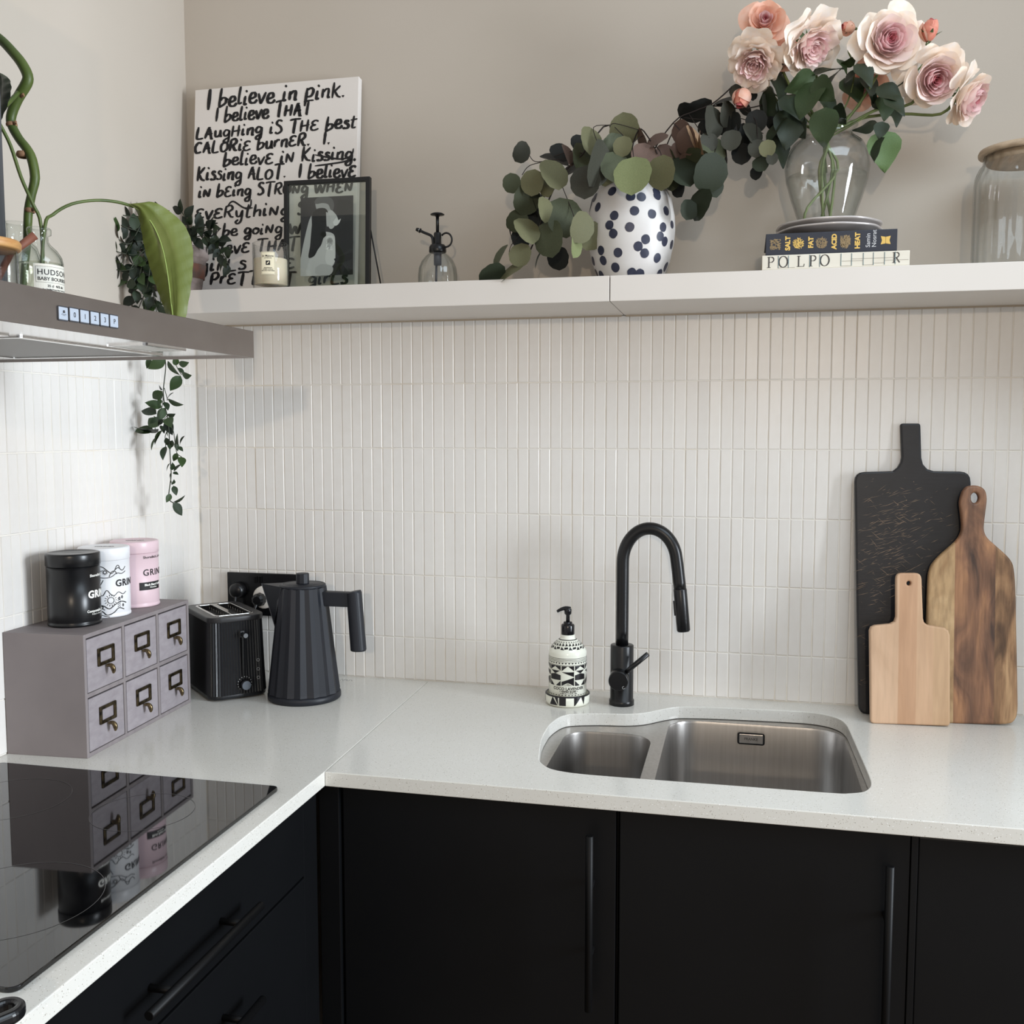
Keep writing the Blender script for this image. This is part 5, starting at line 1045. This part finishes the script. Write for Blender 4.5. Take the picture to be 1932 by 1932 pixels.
def pset(kind):
    if kind in PSET: return PSET[kind]
    R=[]
    if kind=='open':
        spec=[(3,.02,.09,.0,.46,1.2,0,0,'core'),(4,.05,.17,0,.50,1.0,0,.0,'core'),(5,.10,.27,0,.53,.80,0,.0,'pink'),(6,.16,.38,0,.54,.68,.0,.0,'pink'),(7,.22,.49,0,.53,.60,.04,.02,'pink'),(7,.28,.60,0,.50,.60,.06,.03,'blush'),(7,.34,.70,0,.45,.62,.10,.05,'blush'),(6,.38,.78,-.02,.38,.70,.14,.06,'peach'),(5,.40,.94,-.05,.22,.58,.20,.08,'cream'),(6,.42,1.12,-.08,.04,.46,.24,.08,'cream')]
    elif kind=='ruffle':
        spec=[(4,.03,.12,.0,.34,1.0,0,0,'pink'),(6,.08,.24,0,.37,.70,0,.0,'pink'),(8,.14,.36,0,.39,.52,.02,.0,'blush'),(9,.20,.48,0,.40,.46,.04,.0,'pink'),(9,.26,.60,0,.39,.44,.06,.02,'blush'),(8,.32,.72,0,.35,.50,.08,.04,'blush'),(7,.36,.82,-.02,.28,.58,.14,.05,'peach'),(6,.40,.92,-.05,.18,.64,.18,.06,'cream'),(6,.40,1.06,-.08,.06,.60,.22,.08,'cream')]
    elif kind=='small':
        spec=[(3,.02,.12,.0,.80,1.2,0,0,'core'),(4,.06,.24,0,.84,1.0,0,.0,'pink'),(4,.12,.38,0,.86,.95,.03,.02,'pink'),(5,.20,.56,0,.80,.85,.10,.05,'apricot'),(5,.28,.76,-.02,.66,.85,.22,.12,'apricot'),(4,.32,.95,-.05,.42,.90,.3,.22,'apricot')]
    elif kind=='bud':
        spec=[(3,.0,.30,0,1.25,1.3,-1,0,'deep'),(3,.0,.40,0,1.22,1.25,-1,0,'coral'),(4,.0,.47,0,1.10,1.05,-1,0,'coral'),(3,.0,.52,0,.98,.95,-1,.0,'apricot')]
    k=0
    for (n,r0,r1,h0,h1,half,flare,curl,c) in spec:
        ms=[petal_mesh('petal',PC[c],r0,r1,h0,h1,half,flare,curl,seed=k*5+q+len(kind)*31,frill=.05 if kind=='ruffle' else .028) for q in range(2)]; R.append((n,ms)); k+=1
    PSET[kind]=R; return R
M_stemg=mat('rose_stem',(112,124,72),.5,noise=(40,.3,.8),col2=(92,108,58)); M_sep=mat('sepal_green',(84,104,66),.55)
M_rl=[leaf_mat('rose_leaf_dark',(42,52,34),(30,40,26),.40,spec=.4),leaf_mat('rose_leaf_mid',(62,78,46),(46,62,38),.42,spec=.4),leaf_mat('rose_leaf_light',(98,122,74),(80,104,60),.45,spec=.4)]
RLM=[leaf_mesh('leaf',mm,1,.37,'rose',cup=.18,fold=.16,n=10,wave=.5) for mm in M_rl]
sep_me=leaf_mesh('sepal',M_sep,1,.16,'ruscus',cup=.4,fold=.2,n=6)
def rose(kind,label,px,py,y,rpx,face,stempts,leaves,nm='rose',ox=0):
    c=P(px,py,y); sc=(c-CAMLOC).dot(FW)/FPX*rpx
    f=(RT*face[0]+V((0,0,1))*face[1]-V((FW.x,FW.y,0)).normalized()*face[2]).normalized()
    base=c-f*sc*(.25 if kind!='bud' else .5)
    t_=thing(nm,label,'rose',base,group=None); Rm=f.to_track_quat('Z','Y').to_matrix().to_4x4(); rq=random.Random(int(px))
    for li,(n,ms) in enumerate(pset(kind)):
        ph=rq.uniform(0,6.28)
        for k in range(n):
            a_=ph+2*PI*k/n+rq.uniform(-.16,.16); ou=li/max(1,len(pset(kind))-1); s_=sc*rq.uniform(.95-.12*ou,1.05+.16*ou**2)
            M=Rm@Matrix.Diagonal((1,1,{'ruffle':1.65,'open':1.3,'small':1.25}.get(kind,1),1))@Matrix.Rotation(a_,4,'Z')@Matrix.Rotation(rq.uniform(-.30,.22)*ou**1.5,4,'Y')@Matrix.Rotation(rq.uniform(-.12,.12)*ou,4,'X')@Matrix.Scale(s_,4)
            inst('petal',ms[k%2],t_,M=M)
    if kind!='bud': MB().lathe([(0,-.05),(.14,-.045),(.30,.0),(.42,.09),(.40,.12),(.28,.03),(.12,-.02),(0,-.025)],20,closed=True).xf(Rm@Matrix.Scale(sc,4)).obj('petal_base',PC['pink' if kind!='small' else 'apricot'],t_)
    for k in range(5):
        a_=k*2*PI/5; M=Rm@Matrix.Rotation(a_,4,'Z')@Euler((0,0,-PI/2)).to_matrix().to_4x4()@Matrix.Rotation(-.9 if kind!='bud' else .9,4,'X')@Matrix.Scale(sc*(.55 if kind!='bud' else .9),4)
        inst('sepal',sep_me,t_,M=M@Matrix.Translation((0,.0,-.06)))
    MB().lathe([(0,-.26),(.07,-.24),(.13,-.15),(.12,-.08),(0,-.06)],10).xf(Rm@Matrix.Scale(sc,4)).obj('hip',M_sep,t_)
    if stempts:
        pts=[base-f*sc*.12]+[P(*q) if len(q)==3 else V(q[:3]) for q in stempts]
        stem(t_,pts,.0027 if kind!='bud' else .0015,M_stemg,seg=8)
    for (lx,ly,ln,ang,asp,ci,yy) in leaves:
        cpt=P(lx,ly,yy); s2=(cpt-CAMLOC).dot(FW)/FPX*ln; aa=math.radians(ang); b=cpt-V((cos(aa),0,sin(aa)))*s2*.5
        add_leaf(t_,RLM[ci],b,s2,ang,math.acos(max(.2,min(1,asp)))*(1 if lx%2 else -1),rq.uniform(-.2,.25))
    return t_
neck=(1560,262,-.128); 
VB=lambda dx,dy,dz:(rc.x+dx,rc.y+dy,zb+dz,0)
rose('open','fully open blush rose facing the room, highest and largest of the bouquet',1676,76,-.15,58,(.05,-.12,1),[(1660,130,-.13),(1625,190,-.13),(1590,235,-.13),neck,VB(.01,.0,.12),VB(-.012,.01,.014)],[(1640,165,62,-70,.6,0,-.13),(1612,140,48,40,.5,0,-.15),(1632,142,56,-60,.75,0,-.17),(1655,120,44,-120,.4,0,-.12)])
rose('ruffle','wide open blush rose tilted down to the right, left of the centre of the bouquet',1530,86,-.17,55,(.36,-.72,.66),[(1545,160,-.12),(1560,210,-.12),neck,VB(-.005,.01,.12),VB(.012,.0,.013)],[(1510,158,62,205,.75,1,-.18),(1525,190,80,-115,.85,1,-.19),(1555,240,74,-92,.95,1,-.21),(1555,172,60,-50,.85,1,-.2),(1500,205,66,-60,.9,0,-.17),(1560,200,60,-75,.6,0,-.15),(1556,136,70,10,.45,0,-.16)])
rose('ruffle','ruffled cream rose drooping at the far left of the bouquet',1424,118,-.17,48,(-.30,-.78,.58),[(1455,175,-.13),(1500,225,-.12),neck,VB(-.01,-.01,.12),VB(-.004,.012,.013)],[(1470,165,66,-80,.55,0,-.13),(1455,200,64,-60,.7,0,-.13),(1478,215,56,-110,.8,0,-.14),(1488,245,78,-95,.95,0,-.16),(1463,248,64,-125,.55,0,-.17),(1472,285,64,-75,.6,0,-.15),(1505,240,60,-60,.9,0,-.15)])
rose('small','half open apricot rose at the top left of the bouquet',1443,44,-.15,38,(-.18,.05,1),[(1460,95,-.13),(1500,180,-.12),neck,VB(-.015,0,.12),VB(0,.01,.013)],[(1470,130,40,-90,.5,0,-.12),(1572,150,50,50,.4,0,-.13)])
rose('open','open blush rose on the right, just below and right of the highest rose',1762,148,-.16,56,(.03,-.52,.86),[(1720,195,-.13),(1660,205,-.13),(1610,230,-.13),neck,VB(.02,0,.12),VB(-.035,-.01,.05),VB(-.040,-.01,.013)],[(1680,178,60,-35,.8,0,-.17),(1690,200,54,-50,.75,0,-.18),(1670,205,50,-90,.9,1,-.15),(1704,166,52,200,.5,1,-.14),(1653,195,34,-70,.5,0,-.13)])
rose('open','pale rose seen from the side, rightmost and lowest of the bouquet',1828,184,-.14,52,(.66,-.50,.55),[(1775,215,-.12),(1700,215,-.12),(1620,225,-.12),neck,VB(.015,.01,.12),VB(.005,-.01,.013)],[(1690,220,40,-80,.7,0,-.13),(1662,247,36,-100,1.0,0,-.2),(1632,240,46,195,.3,0,-.15)])
rose('small','blush rose hidden behind the leaves in the middle of the bouquet',1632,158,-.08,36,(-.2,-.3,.7),[(1620,200,-.1),neck,VB(0,.02,.12)],[(1610,172,62,-60,.85,1,-.12),(1668,285,78,-85,.98,2,-.19),(1655,283,50,-105,.5,0,-.21)])
rose('small','pink rose half hidden between the two left roses of the bouquet',1485,105,-.12,30,(-.3,.1,.6),[(1510,170,-.12),neck],[(1585,220,46,-60,.8,0,-.16),(1590,125,36,-60,.5,1,-.14)])
rose('bud','coral rosebud on the right, between the two large right roses',1755,62,-.14,32,(.15,1,.15),[(1752,105,-.13),(1715,150,-.13),(1640,215,-.13),neck],[(1745,105,34,200,.6,0,-.13)],'rosebud')
rose('bud','small coral rosebud pointing left, beside the highest rose',1603,52,-.14,21,(-1,.1,.2),[(1625,58,-.14),(1600,90,-.13),(1612,130,-.13),(1600,190,-.13),neck],[(1600,118,30,190,.4,1,-.14)],'rosebud')
rose('bud','pink rosebud hanging in the dark eucalyptus, left of the rose leaves',1400,182,-.15,30,(-.3,-1,.3),[(1430,165,-.1),(1480,190,-.11),neck],[(1450,170,40,-40,.4,0,-.11)],'rosebud')
# ------------------------------------------------------------------ ribbed storage jar
jc=V((1.794,-.122)); jr=thing('storage_jar','tall ribbed clear glass jar with a pale wooden lid, right end of the shelf','jar',(jc.x,jc.y,ZS+.0003))
MB().lathe([(0,0),(.082,0),(.0865,.004),(.0880,.010),(.0880,.160),(.0860,.176),(.0800,.190),(.0740,.196),(.0730,.212),(.0715,.212),(.0720,.196),(.078,.188),(.084,.174),(.0858,.160),(.0858,.010),(.080,.006),(0,.006)],96,rf=lambda k,a:1.0 if k%4 in (0,1) else .975).obj('ribbed_glass',thin_glass('jar_glass',(.985,.988,.985),(.62,.64,.64),.02,1.5),jr)
M_lid=wood('pale_lid_wood',(198,176,150),(184,160,132),(210,190,166),(8,8,60))
MB().lathe([(0,.212),(.0790,.212),(.0815,.2135),(.0820,.218),(.0800,.2225),(.0760,.2240),(0,.2240)],56).obj('lid',M_lid,jr)
MB().lathe([(0,.1985),(.0665,.1985),(.0680,.200),(.0680,.2118),(0,.2118)],48).obj('lid_plug',M_lid,jr)

# ------------------------------------------------------------------ trailing plant in a weathered pot
pp_=V((.070,-.160)); pot=thing('potted_trailing_plant','trailing dark green plant in a weathered grey pot, left end of the shelf','plant',(pp_.x,pp_.y,ZS+.0003))
M_pot=mat('pot_weathered',(122,112,108),.85,noise=((18,18,30),.42,.60),col2=(164,150,146),bump=(60,.6)); 
mb=MB(); mb.lathe([(0,0),(.040,0),(.042,.003),(.0545,.078),(.0580,.080),(.0600,.083),(.0605,.101),(.0590,.104),(.0555,.104),(.0545,.085),(.045,.085),(0,.085)],40); mb.obj('pot',M_pot,pot)
MB().lathe([(.0485,.036),(.0500,.0362),(.0540,.066),(.0525,.0662)],40,closed=True).obj('rust_band',mat('pot_rust',(140,92,76),.9,noise=(40,.35,.65),col2=(112,96,90)),pot)
M_ru=[leaf_mat('ruscus_dark',(30,42,30),(20,28,20),.4,spec=.4),leaf_mat('ruscus_green',(58,80,38),(38,58,30),.38,spec=.45),leaf_mat('ruscus_mid',(44,60,38),(32,44,28),.4,spec=.4)]
RU=[leaf_mesh('leaf',mm,1,.30,'ruscus',cup=.22,fold=.22,n=7) for mm in M_ru]
M_vine=mat('vine_stem',(50,56,40),.5)
def lv_(lst,y0=-.25):
    for q in lst:
        (px,py,ln,ang,asp,ci)=q[:6]; y=q[6] if len(q)>6 else y0
        b=P(px,py,y); s2=(b-CAMLOC).dot(FW)/FPX*ln; sg=rw.choice((-1,1)); add_leaf(pot,RU[ci],b,s2,ang,math.acos(max(.2,min(1,asp)))*sg+sg*rw.uniform(-.2,.3),rw.uniform(-.6,.6))
# hanging strand under the hood (base px of each leaf)
cx_=lambda x:240+x/5.856; cy_=lambda y:650+y/5.856
HL=[(420,160,28,215,.9,1),(440,185,26,-60,.8,1),(250,150,16,-100,.6,1),(540,235,16,75,.5,1),(570,225,17,10,.9,1),(560,255,14,-50,.4,2),(600,335,20,-5,.9,1),(590,345,27,-125,.8,1),
(385,500,12,140,.7,0),(385,520,25,205,.8,1),(400,550,14,-110,.6,2),(435,600,16,35,.6,2),(440,610,25,-20,.7,1),(415,630,16,-55,.6,2),(385,690,24,160,.9,1),(360,660,12,120,.6,1),(320,760,28,170,.7,2),(330,905,26,150,.9,1),(345,950,42,175,.0,0),(290,955,32,178,.75,1),(410,700,22,-105,.7,1),(440,790,15,10,.5,2),(440,800,26,-40,.75,1),(400,830,18,-150,.6,0),(430,840,24,-60,.9,0),(330,800,14,-130,.6,2),(380,940,24,-110,.8,1),(340,990,27,-95,.85,1),(370,890,14,-60,.5,2),(350,880,26,150,.9,1),
(450,930,12,-110,.5,2),(430,1030,14,-90,.9,2),(420,1120,22,-110,.15,2),(500,1060,14,-120,.8,2),(460,1100,10,-60,.6,2),(560,1110,18,80,.25,2),(575,1110,18,50,.8,2),(560,1125,11,-40,.6,2),(530,1080,14,-85,.4,2),(550,1200,14,-120,.9,1),(600,1235,20,-60,.75,1),(470,1310,13,-100,.7,2),(500,1390,13,70,.3,2),(510,1400,16,50,.7,2),(505,1410,10,-20,.6,2),(485,1420,10,-80,.7,2),(480,1490,12,-95,.7,1),(500,1550,11,50,.4,2),(510,1560,15,-70,.7,2),(480,1650,14,-105,.7,1),(510,1750,20,38,.3,2),(510,1750,24,-75,.3,2),(460,1690,8,60,.5,1)]
lv_([(cx_(a),cy_(b),l*1.32,an,asp,ci,-.262+rw.uniform(-.016,.016)) for a,b,l,an,asp,ci in HL],-.262)
PV=lambda l,y=-.262:[P(cx_(a),cy_(b),y) for a,b in l]
top=P(318,540,-.25)
for l in ([(410,20),(418,150),(425,260),(400,500),(410,640),(440,780),(460,930),(468,1100),(478,1300),(485,1450),(460,1650),(470,1720),(510,1750)],): stem(pot,[V((pp_.x,pp_.y,ZS+.11)),V((pp_.x-.005,-.215,ZS+.09)),P(300,500,-.262),P(305,600,-.262)]+PV(l),.0011,M_vine)
for l in ([(522,20),(525,150),(545,240),(600,335)],[(410,480),(440,590),(440,620)],[(400,560),(385,690),(345,760),(335,870)],[(330,870),(310,900),(310,955)],[(460,860),(510,960),(530,1090),(550,1200),(600,1240)],[(455,930),(420,1010),(425,1120),(395,1240)],[(410,700),(440,780),(400,830),(350,880)]): stem(pot,PV(l),.0008,M_vine,'vine')
stem(pot,[V((pp_.x,pp_.y,ZS+.11)),P(328,470,-.262),P(330,600,-.262),P(329,655,-.262)],.0009,M_vine,'vine')
# crown around the leaf, left cluster and right cluster
rg=random.Random(21)
def nodes(line,yy,nl,ln,cis):
    pts=smooth_line([P(x,y,q) for x,y,q in line],nl)
    stem(pot,[P(*q) for q in line],.0010,M_vine,'vine')
    for i,p in enumerate(pts[1:]):
        for s_ in (-1,1):
            if rg.random()<.28: continue
            t=(pts[min(i+2,len(pts)-1)]-pts[i]); base_a=math.degrees(math.atan2(t.z,t.x))
            D_=(p-CAMLOC).dot(FW)/FPX*ln*rg.uniform(.8,1.15)
            add_leaf(pot,RU[rg.choice(cis)],p,D_,base_a+s_*rg.uniform(30,75),rg.uniform(-1.0,1.0),rg.uniform(-.3,.5))
start=(305,465,-.20)
for line in ([start,(280,420,-.22),(245,408,-.25),(215,405,-.27)],[start,(270,440,-.23),(240,430,-.26),(222,422,-.27)],[start,(265,455,-.24),(235,460,-.27),(215,440,-.28)],[start,(260,480,-.25),(232,478,-.28),(210,470,-.29)],[start,(262,500,-.26),(238,510,-.28),(213,508,-.29)],
             [start,(270,500,-.26),(262,530,-.28),(252,560,-.28)],[start,(285,500,-.27),(278,540,-.28),(262,580,-.28)],[start,(292,520,-.27),(290,560,-.28),(296,590,-.28)],[start,(296,430,-.22),(300,405,-.22)],[start,(275,470,-.24),(250,500,-.27),(240,530,-.28)],[(300,440,-.2),(270,425,-.23),(255,445,-.25),(228,500,-.28)],[start,(280,450,-.22),(262,475,-.24),(270,520,-.27),(285,575,-.28)]):
    nodes(line,0,2,30,(0,0,2,0,1))
for line in ([(345,455,-.17),(355,425,-.18),(343,400,-.18)],[(350,455,-.17),(375,430,-.19),(400,435,-.2),(412,450,-.21)],[(350,455,-.17),(385,445,-.20),(400,470,-.21),(425,485,-.22)],[(350,455,-.17),(370,440,-.19),(395,432,-.2)],[(400,455,-.2),(415,470,-.21),(432,500,-.21)]):
    nodes(line,0,2,26,(0,2,0))
# ------------------------------------------------------------------ on the hood: bottles, jar, cuttings
ZH=1.644
M_bg=thin_glass('bottle_glass',(.975,.985,.975),(.5,.56,.52),.02,1.5); M_liq=thin_glass('bottle_water',(.93,.93,.88),(.72,.74,.68),.02,1.33)
bp0=V((.245,-.846)); bt=thing('glass_bottle','clear squat glass bottle with a cream paper label, in front on the cooker hood','bottle',(bp0.x,bp0.y,ZH+.0003))
z_of=lambda py,t_:P(93,py,t_).z-ZH
zt=z_of(430,bp0.y); zs=z_of(490,bp0.y)
MB().lathe([(0,0),(.031,0),(.0330,.003),(.0330,zs-.006),(.0310,zs+.004),(.0250,zs+.014),(.0165,zs+.022),(.0130,zs+.027),(.0125,zt-.012),(.0170,zt-.010),(.0175,zt-.002),(.0160,zt),(.0115,zt),(.0108,zt-.01),(.0112,zs+.027),(.0150,zs+.020),(.0235,zs+.012),(.0295,zs+.003),(.0315,zs-.006),(.0315,.005),(0,.004)],44).obj('bottle_glass',M_bg,bt)
MB().lathe([(0,.0055),(.0310,.0055),(.0310,zs-.006),(0,zs-.006)],36).obj('water',M_liq,bt)
va=math.atan2(CAMLOC.y-bp0.y,CAMLOC.x-bp0.x); A1=va+.62; rb_=lambda z:.0332
mb=MB(); bend(mb,polymesh([[(-.030,-.052),(.024,-.052),(.024,.014),(-.030,.014)]]),rb_,A1,zs-.024,.0003); mb.obj('paper_label',mat('label_paper',(222,218,206),.7),bt)
mb=MB(); bend(mb,text_mesh('HUDSON',.0115,.0001,'LEFT',1.12),rb_,A1-.76,zs-.0260,.0006); bend(mb,text_mesh('BABY BOURBON',.0072,.0001,'LEFT',1.0),rb_,A1-.75,zs-.0345,.0006); bend(mb,text_mesh('35 cl  46% alc',.0050,.0001,'LEFT'),rb_,A1-.35,zs-.0440,.0006); bend(mb,text_mesh('Pot Distilled From New York Corn',.0028,.0001),rb_,A1-.55,zs-.0485,.0006); bend(mb,text_mesh('Hand Crafted',.0036,.0001),rb_,A1-.4,zs-.0545,.0006)
for (xa,xb,ya,yb) in ((-.027,.022,-.0130,-.0127),(-.027,.022,.0105,.0108),(-.0270,-.0267,-.013,.0108)): bend(mb,polymesh([[(xa,ya),(xb,ya),(xb,yb),(xa,yb)]]),rb_,A1,zs-.0245,.0006)
mb.obj('printed_lettering',M_print_black,bt)
q0=V((.143,-.768)); bt2=thing('glass_bottle','clear glass bottle holding the thick knobbly green stem, at the back on the cooker hood','bottle',(q0.x,q0.y,ZH+.0003))
zt2=P(52,420,q0.y).z-ZH; MB().lathe([(0,0),(.034,0),(.035,.003),(.035,zt2-.055),(.030,zt2-.038),(.0185,zt2-.028),(.0165,zt2-.010),(.0195,zt2-.008),(.0195,zt2),(.0150,zt2),(.0145,zt2-.028),(.028,zt2-.042),(.033,zt2-.058),(.033,.004),(0,.003)],40).obj('bottle_glass',M_bg,bt2)
M_cane=mat('cane_green',(84,98,42),.45,noise=((30,30,12),.3,.7),col2=(58,74,32)); M_node=mat('node_brown',(150,112,84),.8)
cane=thing('plant_cutting','thick zigzag green cutting with brown nodes, standing in the back bottle','plant',(q0.x,q0.y,ZH+.02))
cpx=[(50,470),(52,430),(54,395),(60,365),(66,335),(60,300),(50,280),(36,262),(22,236),(22,215),(34,185),(50,158),(52,142),(40,118),(22,96),(5,78),(-15,62)]
cr=[.0060,.0064,.0068,.0066,.0074,.0076,.0072,.0068,.0072,.0076,.0080,.0084,.0082,.0080,.0076,.0074,.007]
pts=[q0.to_3d()+V((0,0,ZH+.02))]+[P(x,y,q0.y-.02+.0*i) for i,(x,y) in enumerate(cpx)]; pts[1]=P(50,470,q0.y); 
sm_=smooth_line([p-cane.location for p in pts],3); rr_=[]
cr=[.005]+cr
for i in range(len(sm_)): k=min(i//3,len(cr)-1); k2=min(k+1,len(cr)-1); rr_.append(cr[k]+(cr[k2]-cr[k])*(i%3)/3)
MB().tube(sm_,rr_,14).obj('cane',M_cane,cane)
for x,y,s_ in ((44,293,1.0),(22,236,.8),(57,398,.8),(36,184,.7)):
    p=P(x,y,q0.y-.02)-cane.location; mb=MB(); mb.lathe([(.0062,-.003),(.0082,-.001),(.0084,.001),(.0070,.004)],14,closed=True); mb.xf(Matrix.Translation(p)@Matrix.Scale(s_*1.3,4)); mb.obj('node',M_node,cane)
    mb=MB(); mb.tube([p+V((.006,-.003,.0)),p+V((.011,-.004,.003)),p+V((.013,-.004,-.001))],[.003,.0024,.0006],6); mb.obj('dry_sheath',M_node,cane)
pts=[P(34,175,q0.y-.03),P(20,190,q0.y-.05),P(2,205,q0.y-.07),P(-30,215,q0.y-.08)]; stem(cane,pts,.0035,M_cane,'leaf_stalk')
M_bl=mat('banana_leaf_green',(112,120,58),.42,noise=((3,40,3),.3,.75),col2=(88,100,44),bump=((2,160,2),.5),spec=.35)
def big_leaf(par,name,edgeL,edgeR,yL,yR,m,mid=.006):
    n=24; Ls=smooth_line([P(x,y,yy) for (x,y),yy in zip(edgeL,yL)],6); Rs_=smooth_line([P(x,y,yy) for (x,y),yy in zip(edgeR,yR)],6); vs=[]; fs=[]; N=min(len(Ls),len(Rs_)); C=10
    for i in range(N):
        a_=Ls[i];b=Rs_[i]
        for j in range(C+1):
            u=j/C; p=a_.lerp(b,u); k=1-abs(2*u-1); rip=.0012*sin(i*1.7+j*.6)*(1-k)
            p=p+V((.15,-1,.0))*(mid*sin(PI*u)-.004*math.exp(-((u-.5)/.06)**2)+rip)-par.location; vs.append(p)
    for i in range(N-1):
        for j in range(C): a_=i*(C+1)+j; fs.append((a_,a_+1,a_+C+2,a_+C+1))
    return MB().add(vs,fs,True).obj(name,m,par)
lf=thing('plant_cutting','young cutting with one broad drooping green leaf, standing in the labelled bottle','plant',(bp0.x,bp0.y,ZH+.02))
stem(lf,[V((bp0.x-.004,bp0.y,ZH+.03)),P(84,430,bp0.y),P(100,405,-.83),P(135,385,-.81),P(180,378,-.78),P(220,381,-.75),P(252,390,-.73)],[.0026]*100 if False else .0026,M_cane,'leaf_stalk')
stem(lf,[V((bp0.x+.004,bp0.y,ZH+.03)),P(78,430,bp0.y),P(62,385,-.86),P(40,335,-.87),P(20,275,-.88),P(0,235,-.89),P(-20,200,-.9)],.0026,M_cane,'leaf_stalk')
eL=[(250,389),(259,402),(266,432),(273,470),(284,508),(296,545),(308,578),(318,604)]
eR=[(254,386),(288,381),(322,400),(350,428),(363,465),(364,505),(359,550),(350,604)]
big_leaf(lf,'leaf',eL,eR,[-.73,-.725,-.72,-.715,-.71,-.71,-.71,-.71],[-.73,-.72,-.70,-.69,-.685,-.69,-.70,-.71],M_bl,.012)
mr=MB(); mr.tube(smooth_line([P(x,y,yy)-lf.location+V((0,-.012,0)) for x,y,yy in ((252,388,-.725),(278,405,-.715),(298,430,-.708),(314,470,-.703),(324,520,-.702),(330,570,-.705),(334,600,-.71))],5),.0011,6); mr.obj('midrib',mat('midrib_pale',(140,158,84),.5),lf)
M_dkl=mat('leaf_deep_green',(40,62,38),.4,noise=((30,4,30),.3,.7),col2=(54,78,46))
big_leaf(cane,'leaf',[(2,140),(-8,160),(-14,190),(-10,215),(-4,232)],[(4,139),(18,150),(21,172),(12,205),(-2,234)],[-.84]*5,[-.85,-.87,-.88,-.87,-.85],M_dkl,.006)
jp=V((.300,-1.030)); jz=thing('salt_jar','clear jar of pink salt with a wooden lid, on the cooker hood at the left','jar',(jp.x,jp.y,ZH+.0003))
ztj=P(20,470,jp.y+.02).z-ZH
MB().lathe([(0,0),(.042,0),(.0435,.002),(.0435,ztj-.006),(.0425,ztj-.003),(.0415,ztj-.003),(.0415,.004),(0,.003)],44).obj('jar_glass',thin_glass('salt_jar_glass',(.98,.98,.975),(.6,.62,.62),.02,1.5),jz)
MB().lathe([(0,.0045),(.0405,.0045),(.0405,.030),(.03,.034),(0,.036)],32).obj('salt',mat('pink_salt',(176,112,96),.7,noise=(500,.4,.6),col2=(206,152,132),bump=(500,.8)),jz)
MB().lathe([(0,ztj-.003),(.0455,ztj-.003),(.0475,ztj-.001),(.0478,ztj+.006),(.0455,ztj+.0095),(0,ztj+.0100)],44).obj('wooden_lid',wood('honey_lid_wood',(196,148,92),(176,126,74),(212,166,110),(10,10,60)),jz)
sp0=thing('wooden_scoop','reddish brown wooden scoop handle sticking up behind the salt jar','scoop',(.235,-.93,ZH+.001))
MB().tube([V((-.03,.0,.004)),P(20,478,-.95)-sp0.location,P(66,444,-.93)-sp0.location],[.005,.005,.0062],10).obj('handle',mat('scoop_wood',(132,82,62),.6,noise=((30,30,4),.3,.7),col2=(110,64,48)),sp0)
